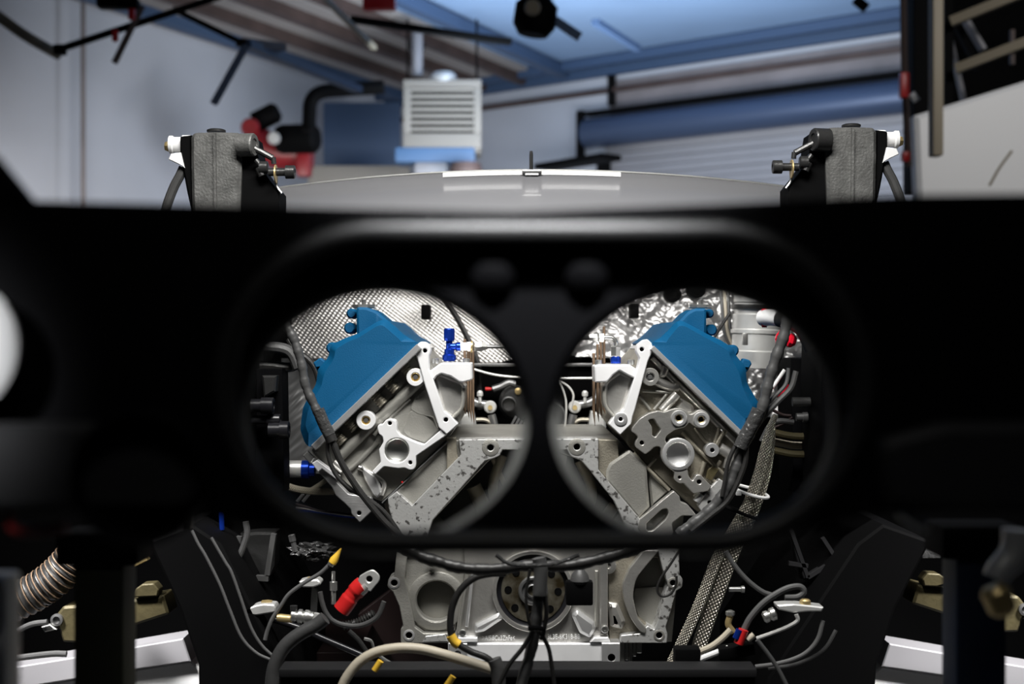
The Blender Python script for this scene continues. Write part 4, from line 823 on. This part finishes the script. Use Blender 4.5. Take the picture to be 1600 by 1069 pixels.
for i in range(3): MB().lathe([(.027, 0), (.027, .004)], W(862, 650, 2.7)+Vector((0, .015*i, 0)), seg=24).obj('body_rib', 'rubber_grey', t)
# lower right cluster
hose('sensor_wire', [(1134,862),(1148,884),(1166,905),(1190,924),(1213,932)], 4, 2.02, 'wire_grey', 'grey wire running down right from behind the rim to the loop', 'wire')
hose('looped_wire', [(1162,985),(1172,966),(1190,945),(1210,930),(1232,919),(1250,917),(1256,925),(1246,933),(1226,934)], 5, 1.96, 'wire_grey', 'grey wire loop above the coloured tape at lower right', 'wire')
hose('tail_wire', [(1183,1000),(1200,1022),(1216,1046),(1236,1085)], 3.5, 1.9, 'wire_grey', 'grey wire tail falling over the crossmember at right', 'wire')
t = thing('tape_marked_plug', 'small plug wrapped in red and blue tape at lower right', 'connector')
MB().tube([W(1154,1006,1.95), W(1162,984,1.95)], px(8, 1.95), 14, 2).obj('red_tape', 'red', t)
MB().tube([W(1150,998,1.948), W(1156,984,1.948)], px(6, 1.95), 12, 2).obj('blue_tape', 'anodised_blue', t)
MB().tube([W(1168,1000,1.95), W(1178,992,1.95)], px(5, 1.95), 12, 2).obj('pale_tip', 'beige_hose', t)
MB().box(W(1150, 1016, 1.97), (.05, .03, .016), Matrix.Rotation(-.15, 3, 'Y'), .003).obj('plug_body', 'bg_black', t)
t = thing('terminal_bracket', 'silver bracket with a brass nut at the lower right rail end', 'bracket')
MB().plate([(1214,946),(1240,944),(1262,946),(1288,949),(1284,956),(1262,956),(1240,958),(1216,953)], 2.04, .03, r=2, bev=.002).obj('bracket_plate', 'duct_silver', t)
MB().lathe([(.008, 0), (.008, .006), (.006, .008)], W(1258, 945, 2.05), (0, 0, 1), 14).obj('brass_nut', 'brass', t)
MB().lathe([(.006, 0), (.009, .003), (.009, .008), (.007, .010), (.010, .013), (.010, .019), (.006, .021)], W(1192, 966, 2.06), (1, 0, .4), 16).obj('ribbed_end', 'steel', t)
MB().tube([W(1244,960,2.04), W(1246,970,2.04), W(1230,980,2.04), W(1205,990,2.04), W(1182,998,2.04)], .003, 8).obj('bent_rod', 'duct_silver', t)
hose('loop_wire', [(1286,970),(1278,998),(1262,1018),(1240,1030),(1210,1038),(1180,1042)], 3.4, 2.05, 'wire_grey', 'outer thin wire curving up to the right rail end', 'wire')
hose('loop_wire', [(1306,985),(1290,1012),(1268,1028),(1236,1040),(1200,1044)], 3, 2.08, 'rubber_grey', 'darker thin wire under the outer one at the right rail end', 'wire')
MB().box(W(1073, 1030, 1.98), (.036, .03, .034), None, .003).obj('relay_box', 'bg_black', None, 'small black box standing on the crossmember beneath the braided hoses', 'relay')
hose('silver_rod', [(1092,1031),(1138,1013)], 5, 1.97, 'white', 'short bright rod right of the small black box', 'rod', n=2)
hose('tan_tube', [(1094,1018),(1112,1010),(1128,998),(1142,984)], 5, 2.05, 'beige_hose', 'short tan tube above the bright rod', 'tube')
hose('tan_tube', [(960,1047),(1000,1042),(1040,1039),(1062,1034)], 4.5, 2.0, 'beige_hose', 'long tan tube lying along the crossmember right of the pan ear', 'tube')
t = thing('brass_valve', 'small shiny valve standing above the tan tube', 'valve')
MB().tube([W(1146,988,2.1), W(1138,976,2.1), W(1141,962,2.1)], .005, 10).obj('valve_neck', 'brass', t)
MB().lathe([(.004, 0), (.007, .003), (.007, .008), (.003, .010)], W(1141, 964, 2.1), (0, 0, 1), 10).obj('valve_head', 'steel', t)
MB().lathe([(.004, 0), (.004, .018), (.0055, .019), (.0055, .024)], W(1139, 921, 2.2), (1, 0, 0), 12).obj('rail_stud', 'steel', None, 'small bright stud just right of the braided hoses', 'stud')
# far lower left and right
t = thing('air_hose', 'black corrugated air hose with brown ribs at the far lower left', 'hose')
pts = [W(x, y, 2.32) for x, y in ((-30,960),(10,946),(50,928),(85,904),(112,876),(130,850))]
MB().tube(pts, lambda u, s: .029+.0028*math.sin(s*480), 20, 26).obj('corrugated_wall', 'rubber', t)
P = cr(pts, 12)
for i in range(6, len(P)-6, 3):
    tt = (P[i+1]-P[i-1]).normalized(); q = Vector((0, 0, 1)).rotation_difference(tt)
    MB().tube([P[i]+q @ Vector((.0312*math.cos(a), .0312*math.sin(a), 0)) for a in [2*math.pi*k/18 for k in range(18)]], .0012, 6, closed=True, n=1, smooth=False).obj('brown_rib', 'brown_plate', t)
for sgn, l in ((1, 'dull brass latch assembly behind the green post'), (-1, 'dull brass latch assembly behind the blue post')):
    t = thing('latch_assembly', l, 'bracket'); X = (lambda x: x) if sgn > 0 else (lambda x: 1690-x); Y = 2.3; dy = 0 if sgn > 0 else -16
    MB().plate([(X(82),968+dy),(X(98),948+dy),(X(124),946+dy),(X(236),934+dy),(X(255),930+dy),(X(264),960+dy),(X(126),1005+dy),(X(98),1004+dy),(X(92),985+dy)], Y, .06, r=3, bev=.004).obj('latch_body', 'brass_dull', t)
    MB().lathe([(.010, 0), (.010, .006), (.006, .007), (.006, .002)], W(X(90), 968+dy, Y), seg=20).obj('latch_pivot', 'steel_dark', t)
    MB().plate([(X(206),934+dy),(X(212),920+dy),(X(222),913+dy),(X(240),912+dy),(X(248),922+dy),(X(246),932+dy)], Y-.01, .03, r=2, bev=.002).obj('latch_tongue', 'brass_dull', t)
    MB().plate([(X(64),980+dy),(X(78),976+dy),(X(88),984+dy),(X(70),988+dy)], Y-.01, .02).obj('cable_end', 'steel', t)
hose('ground_cable', [(-20,1010),(20,990),(48,976),(74,972)], 4.5, 2.28, 'rubber_grey', 'black cable rising to the left brass latch', 'cable')
hose('ground_cable', [(-20,1036),(30,1028),(80,1022),(104,1022)], 5, 2.28, 'rubber_grey', 'lower black cable lying above the left white box', 'cable')
MB().plate([(205,880),(226,868),(230,876),(208,887)], 2.3, .02, bev=.001).obj('edge_connector', 'brass', None, 'small flat tan connector right of the green post top', 'connector')
for sgn, l in ((1, 'white side panel with a silver top rail at the bottom left corner'), (-1, 'white side panel with a silver top rail at the bottom right corner')):
    t = thing('side_panel', l, 'panel', None); X = (lambda x: x) if sgn > 0 else (lambda x: 1676-x); dy = 0 if sgn > 0 else 8
    Y = 2.5
    a = [(-60,1056),(125,1026),(205,1012),(286,998,2),(298,1034),(206,1047),(125,1060),(-60,1090)]
    MB().plate([(X(p[0]), p[1]+dy) for p in a], Y-.02, .08, bev=.002).obj('top_rail', 'door_grey', t)
    MB().plate([(X(x), y+dy) for x, y in ((-60,1088),(125,1060),(298,1033),(312,1045),(316,1250),(-60,1250))], Y, .05, bev=.003).obj('panel_sheet', 'white', t)
MB().box(W(1450, 864, 2.3), (.03, .04, .012), None, .002).obj('silver_tape_patch', 'tape_shiny', None, 'small glittering taped patch left of the blue post', 'tape')
t = thing('support_post', 'dark green painted support post at the left', 'post')
MB().box(W(165, 1000, 1.3)+Vector((0, 0, -.47)), (.046, .046, 1.1), None, .004).obj('post_tube', 'post_green', t)
MB().box(W(165, 852, 1.3), (.075, .06, .03), None, .004).obj('post_head', 'bg_black', t)
t = thing('support_post', 'dark blue painted support post at the right', 'post')
MB().box(W(1521, 1000, 1.3)+Vector((0, 0, -.47)), (.046, .046, 1.1), None, .004).obj('post_tube', 'post_blue', t)
MB().box(W(1521, 842, 1.3), (.075, .06, .03), None, .004).obj('post_head', 'bg_black', t)
MB().box(Vector((W(-8, 900, .85).x, .85, .55)), (.022, .03, 1.12), None, .003).obj('grey_post', 'duct_silver', None, 'slim pale grey post cut by the lower left picture edge', 'post')
MB().lathe([(.01, -.02), (.034, -.01), (.036, 0), (.031, .003), (0.0001, .008)], W(-90, 540, .68), seg=48).obj('round_lamp', 'white', None, 'large pale round disc cut by the left picture edge', 'lamp')
t = thing('jack_handle', 'pale grey lever leaning at the far right beside the blue post', 'lever')
MB().tube([W(1592,828,1.0), W(1590,850,1.0), W(1582,870,1.0), W(1564,890,1.0), W(1556,905,1.0)], lambda u, s: .012-.003*u, 14).obj('lever_arm', 'duct_silver', t)
MB().lathe([(.008, 0), (.011, .004), (.010, .018), (.006, .022)], W(1552, 916, 1.0), (.35, 0, -.9), 14).obj('lever_tip', 'brass', t)
t = thing('marker_lug', 'small pale peg under the right side of the black panel', 'peg')
MB().tube([W(1408,800,.706), W(1428,814,.706), W(1448,824,.706)], .0028, 12).obj('peg_body', 'duct_silver', t)
t = thing('clamp_lever', 'dull silver clamp hanging under the left side of the black panel', 'clamp')
MB().tube([W(222,826,1.0), W(240,818,1.0), W(266,810,1.0)], .006, 12).obj('clamp_pin', 'brass', t)
MB().plate([(276,768),(312,762),(316,774),(304,782),(298,830),(286,832),(290,784),(278,778)], 1.3, .01, r=3, bev=.002).obj('clamp_plate', 'rubber_grey', t)
hose('red_strap', [(12,796,.706),(24,826,.71),(60,830,.72),(104,824,.72)], 9, 0.72, 'dark_red_strap', 'blurred dark red strap under the left side of the black panel', 'strap')
hose('blue_strap', [(345,785),(346,805),(347,828)], 4, 2.2, 'anodised_blue', 'thin dark blue strap above the folded sheet bracket', 'strap')
# ================================================================ ROOM
H = CZ+3.25
def st(mb, name, m, label=None, smooth=0): return mb.obj(name, m, None, label, None, None, 'structure', smooth=smooth)
Cx, Cy = -1.606, 18.6
ld = Vector((-.46, -1, 0)).normalized(); rd = Vector((1.19, -1, 0)).normalized(); c0 = Vector((Cx, Cy, 0))
def wall(name, p, d, L, z0=0, z1=H, th=.15, inw=None):
    n = Vector((d.y, -d.x, 0)); n = n if n.dot(inw) < 0 else -n
    q = [p, p+d*L, p+d*L+n*th, p+n*th]
    mb = MB(); mb.add([Vector((v.x, v.y, z)) for z in (z0, z1) for v in q], [(0,1,2,3), (4,5,6,7), (0,1,5,4), (1,2,6,5), (2,3,7,6), (3,0,4,7)])
    return st(mb, name, 'wall_paint')
inner = Vector((.4, -1, 0))
wall('wall_left', c0, ld, 24, inw=Vector((1, 0, 0))); wall('wall_back', c0, rd, 24, inw=Vector((-1, -1, 0)))
st(MB().box((3, 7, -.05), (34, 30, .1)), 'floor', 'concrete')
cl = st(MB().box((3, 7, H+.05), (34, 30, .1)), 'ceiling', 'ceiling_daylight_blue')
n_l = Vector((1, -.46, 0)).normalized(); n_r = Vector((-1, -1.19, 0)).normalized()
# beige ceiling panels near the left wall and purlins parallel to it
mb = MB()
for i in range(5):
    a = c0+n_l*(.16+.52*i); mb = MB(); b = a+ld*12
    mb.beam((a.x, a.y, H-.03), (b.x, b.y, H-.03), .46, .04); st(mb, 'trim_%d' % (i+1), 'ceiling_beige')
for i in range(5):
    a = c0+n_l*(.42+.62*i)+rd*.0; b = a+ld*14; a = a-ld*0.2
    st(MB().beam((a.x, a.y, H-.10), (b.x, b.y, H-.10), .09 if i % 2 else .13, .12), 'trim_%d' % (i+10), 'purlin' if i in (0, 4) else 'purlin_brown')
# header beams along the back wall
for k, (dn, z, wd, ht, m) in enumerate(((.12, H-.14, .10, .10, 'purlin'), (.10, H-.36, .06, .05, 'purlin_brown'), (.35, H-.07, .10, .10, 'purlin'))):
    a = c0+n_r*dn; b = a+rd*16
    st(MB().beam((a.x, a.y, z), (b.x, b.y, z), wd, ht), 'trim_%d' % (20+k), m)
# wall band + rollup door
def onwall(t_, z, off=.05): p = c0+rd*t_+n_r*off; return Vector((p.x, p.y, z))
def wallt(px_):
    r = (px_-800)/FPX; return (r*Cy-Cx)/(rd.x-r*rd.y)
t0 = wallt(957); t1 = wallt(1406)+5
a, b = onwall(t0-.05, H-.34, .3), onwall(t1, H-.34, .3)
st(MB().beam(onwall(t0, H-.50, .04), onwall(t1, H-.50, .04), .03, .50), 'trim_30', 'header_grey')
dr = MB(); nsl = 40
for i in range(nsl):
    z = H-1.05-.045*i*2
    dr.beam(onwall(t0, z, .12+(.012 if i % 2 else 0)), onwall(t1, z, .12+(.012 if i % 2 else 0)), .03, .082)
st(dr, 'door_1', 'door_grey', 'grey slatted roll-up door curtain'); bpy.data.objects['door_1']['kind'] = 'structure'
ph = lambda t_, y: CZ+(534.5-y)/FPX*(c0+rd*t_).y
da, db = onwall(t0-.15, 0, .28), onwall(t1, 0, .28)
zd = H-.86
dax = (db-da).normalized(); dln = (db-da).length
dp = Vector((da.x, da.y, zd))
o = MB().lathe([(.17, 0), (.17, dln)], dp, dax, 32).obj('door_drum', 'drum_blue_reflection', None, 'blue-grey roll of the shutter door high on the back wall', 'shutter roll')
st(MB().beam(Vector((da.x, da.y, zd+.22)), Vector((db.x, db.y, zd+.22)), .12, .05), 'trim_31', 'bg_black')
br = thing('drum_bracket', 'black bracket carrying the left end of the shutter roll', 'bracket')
MB().box(dp-dax*.10+Vector((0, 0, -.04)), (.10, .16, .62), None, .02).obj('end_plate', 'bg_black', br)
q = onwall(t0+.06, zd+.55, .1); MB().box(q+Vector((0, 0, .05)), (.09, .09, .55), None, .01).obj('hanger', 'bg_black', br)
q = onwall(t0+.02, zd-.42, .2); MB().box(q, (.16, .10, .36), None, .03).obj('chain_box', 'bg_black', br)
# bench line under the white wall part
P1 = W(850, 262, 15.6); P2 = W(955, 245, 14.8)
MB().beam(P1, P2, .3, .06).obj('cable_tray', 'bg_black', None, 'thin dark tray low on the back wall left of the shutter', 'tray')
# heater
def BX(x0, x1, y0, y1, Y, dp_, bev=0): # box from picture extent at depth
    A = W(x0, y0, Y); B = W(x1, y1, Y); return MB().box(((A.x+B.x)/2, Y+dp_/2, (A.z+B.z)/2), (abs(B.x-A.x), dp_, abs(A.z-B.z)), None, bev)
ht = thing('unit_heater', 'beige louvred unit heater hanging in the back corner', 'heater')
Y = 13.5
BX(634, 751, 126, 238, Y+.03, .5, .02).obj('heater_case', 'heater_beige', ht)
BX(630, 752, 124, 136, Y-.02, .1, .01).obj('top_frame', 'heater_beige', ht); BX(630, 752, 208, 232, Y-.02, .1, .01).obj('bottom_frame', 'heater_beige', ht)
BX(630, 642, 136, 208, Y-.02, .1, .01).obj('side_frame', 'heater_beige', ht); BX(740, 752, 136, 208, Y-.02, .1, .01).obj('side_frame', 'heater_beige', ht)
BX(642, 740, 136, 208, Y+.02, .02).obj('dark_core', 'bg_black', ht)
for i in range(7):
    A = W(642, 140+10.2*i, Y); B = W(740, 140+10.2*i, Y)
    MB().box(((A.x+B.x)/2, Y, A.z), (B.x-A.x, .04, .030), Matrix.Rotation(.3, 3, 'X')).obj('louvre', 'heater_beige', ht)
BX(617, 742, 230, 253, Y-.05, .4, .02).obj('drip_tray', 'heater_blue', ht)
BX(646, 700, 252, 275, Y, .3, .05).obj('pale_duct', 'door_grey', ht)
MB().lathe([(.055, 0), (.055, .42), (.04, .45)], W(652, 118, Y+.2), (0, 0, 1), 20).obj('flue_pipe', 'door_grey', ht)
MB().lathe([(.13, 0), (.13, .06), (.10, .10)], W(693, 130, Y+.1), (0, 0, 1), 20).obj('motor_cap', 'duct_silver', ht)
BX(640, 662, 62, 78, Y+.2, .12, .02).obj('hanger_joint', 'bg_black', ht)
for x in (637, 745): MB().tube([W(x, 126, Y+.2), W(x, 30, Y+.2)], .012, 8, n=2).obj('hanger_rod', 'bg_black', ht)
MB().lathe([(.14, 0), (.16, .05), (.14, .12)], W(728, 275, 13.2), (0, 0, 1), 18).obj('brown_drum', 'purlin_brown', None, 'small brown drum below the unit heater', 'drum')
BX(480, 640, 258, 300, 14.6, .4, .03).obj('storage_cupboard', 'heater_beige', None, 'beige cupboard top below the black pipe elbow', 'cupboard')
# compressor (red and black) and pipe
ac = thing('air_compressor', 'red and black air compressor beside the back corner', 'compressor')
MB().tube([W(392,215,13.5), W(430,238,13.5), W(488,240,13.5)], .16, 18).obj('red_tank', 'deep_red', ac)
MB().lathe([(.12, 0), (.14, .05), (.14, .36), (.10, .40)], W(434, 218, 13.3), (1, -.2, 0), 22).obj('black_motor', 'bg_black', ac)
MB().lathe([(.10, 0), (.10, .22), (.06, .26)], W(398, 192, 13.4), (1, 0, .5), 18).obj('pump_head', 'bg_black', ac)
MB().lathe([(.07, 0), (.09, .04), (.07, .08)], W(392, 200, 13.2), (0, -1, 0), 18).obj('red_guard', 'deep_red', ac)
MB().lathe([(.06, 0), (.05, .03)], W(428, 216, 13.0), (0, -1, 0), 18).obj('pale_gauge', 'duct_silver', ac)
BX(462, 484, 236, 275, 13.3, .2, .03).obj('red_leg', 'deep_red', ac)
MB().tube([W(600,136,12.5), W(540,140,12.5), W(502,144,12.5), W(486,158,12.5), W(483,185,12.5), W(483,205,12.5)], .062, 14).obj('exhaust_pipe', 'bg_black', None, 'black elbow pipe dropping beside the compressor', 'pipe')
BX(505, 625, 160, 275, 16.0, .1, .01).obj('dark_board', 'purlin', None, 'dark board on the wall behind the unit heater', 'board')
MB().tube([W(130,-60,12.9), W(130,330,12.9)], .022, 10, n=2).obj('wall_conduit', 'header_grey', None, 'thin vertical conduit running down the left wall', 'conduit')
# overhead track rods
def rod(name, a, b, r, Y, m, label, Y2=None):
    return MB().tube([W(*a, Y), W(*b, Y2 or Y)], r, 10, n=2).obj(name, m, None, label, 'rod')
tr = thing('ceiling_track', 'black overhead track with a knob end at the upper left', 'track')
MB().beam(W(96,76,8), W(345,-6,8.6), .035, .04).obj('track_bar', 'bg_black', tr); MB().box(W(94,78,8), (.07, .06, .06), None, .015).obj('end_knob', 'bg_black', tr)
MB().beam(W(179,98,8.1), W(222,10,8.2), .03, .03).obj('drop_arm', 'purlin_brown', tr); MB().beam(W(334,162,8.6), W(384,72,8.7), .045, .04).obj('drop_arm', 'purlin', tr)
MB().beam(W(270,14,8.6), W(384,70,8.7), .03, .03).obj('side_bar', 'bg_black', tr); MB().beam(W(376,66,8.7), W(440,74,9.2), .07, .05).obj('joint_plate', 'purlin_brown', tr)
MB().beam(W(384,68,8.7), W(560,140,11.0), .07, .05).obj('long_bar', 'purlin', tr)
MB().box(W(180, 56, 8.1), (.035, .03, .07), None, .01).obj('red_tag', 'red', tr); MB().box(W(206, 22, 8.1), (.04, .03, .07), None, .01).obj('red_tag', 'red', tr)
MB().box(W(185, 6, 8.1), (.24, .1, .06), None, .02).obj('black_cluster', 'bg_black', tr)
MB().tube([W(-10,20,9), W(40,56,9), W(92,86,9.2)], .035, 8).obj('hanging_cable', 'olive', None, 'dull tan cable slanting to the track knob', 'cable')
MB().beam(W(548,30,11), W(798,66,11.4), .07, .05).obj('cable_tray', 'bg_black', None, 'dark tray hung under the ceiling above the heater', 'tray')
BX(566, 618, -6, 14, 10.8, .1, .02).obj('orange_tag', 'red', None, 'orange red box at the top edge above the heater', 'box')
MB().beam(W(500,-10,10), W(585,75,11.5), .04, .03).obj('thin_strut', 'olive', None, 'thin pale strut running under the ceiling left of the heater', 'strut')
cm = thing('pendant_motor', 'dark hanging motor with an arm at the top edge centre', 'motor')
MB().lathe([(.09, 0), (.13, .06), (.13, .18), (.07, .24)], W(832, 50, 8.5)+Vector((0, 0, -.02)), (.15, 0, 1), 18).obj('motor_body', 'bg_black', cm)
MB().lathe([(.05, 0), (.04, .03)], W(832, 12, 8.3), (0, -1, 0), 16).obj('pale_badge', 'olive', cm)
MB().beam(W(852,22,8.5), W(906,58,8.5), .05, .05).obj('motor_arm', 'purlin', cm)
MB().beam(W(930,34,12), W(996,76,13), .07, .05).obj('ceiling_stay', 'purlin', None, 'slanted stay under the blue ceiling right of the hanging motor', 'stay')
MB().box(W(1345, 6, 9), (.10, .05, .06), Matrix.Rotation(.7, 3, 'Y'), .01).obj('dark_clip', 'bg_black', None, 'small dark clip on the header beam at top right', 'clip')
# right hand lift columns, rack and white panel
Y = 6.5
cp = thing('copper_pipe', 'brown pipe with red valves running down beside the black column', 'pipe')
MB().tube([W(1411,-60,Y), W(1413,100,Y), W(1417,200,Y), W(1420,260,Y)], .016, 10).obj('pipe_run', 'purlin_brown', cp)
BX(1408, 1422, 112, 152, Y-.05, .05, .01).obj('red_valve', 'red', cp); BX(1411, 1423, 236, 252, Y-.05, .05, .01).obj('red_valve', 'red', cp)
MB().tube([W(1424,146,Y-.1), W(1433,158,Y-.1)], .017, 12, 2).obj('white_knob', 'white', cp)
BX(1428, 1456, -80, 300, Y+.3, .2, .01).obj('lift_column', 'bg_black', None, 'black lift column right of the brown pipe', 'column')
BX(1458, 1475, -80, 243, Y-.3, .08, .01).obj('hanging_channel', 'olive', None, 'olive steel channel ending over the white panel', 'channel')
rk = thing('steel_rack', 'dark steel rack with slanted olive beams at the upper right', 'rack')
BX(1472, 1800, -80, 300, Y+1.2, .05).obj('rack_back', 'bg_black', rk)
MB().beam(W(1494,108,Y+.4), W(1640,52,Y+.2), .04, .045).obj('rack_beam', 'olive', rk); MB().beam(W(1486,34,Y+.4), W(1640,-28,Y+.2), .04, .045).obj('rack_beam', 'olive', rk)
BX(1476, 1490, -80, 200, Y+.5, .05).obj('rack_upright', 'bg_black', rk)
MB().beam(W(1506,28,Y+.8), W(1536,78,Y+.8), .07, .02).obj('grey_sheet', 'door_grey', rk); MB().beam(W(1484,60,Y+.9), W(1506,160,Y+.9), .05, .02).obj('grey_sheet', 'door_grey', rk)
MB().beam(W(1490,30,Y+.7), W(1530,110,Y+.7), .04, .03).obj('dark_brace', 'bg_black', rk)
BX(1580, 1586, 46, 100, Y+.3, .03).obj('orange_marker', 'purlin_brown', rk)
MB().plate([(1430,180),(1475,166),(1700,96),(1700,330),(1436,330)], 6.6, .10, bev=.02).obj('white_panel', 'white', None, 'large white panel with a sloping top edge at the right', 'panel')
MB().tube([W(1546,290,6.2), W(1562,262,6.2), W(1581,236,6.2)], .006, 8).obj('thin_stick', 'olive', None, 'thin grey stick leaning against the white panel', 'stick')
settle()
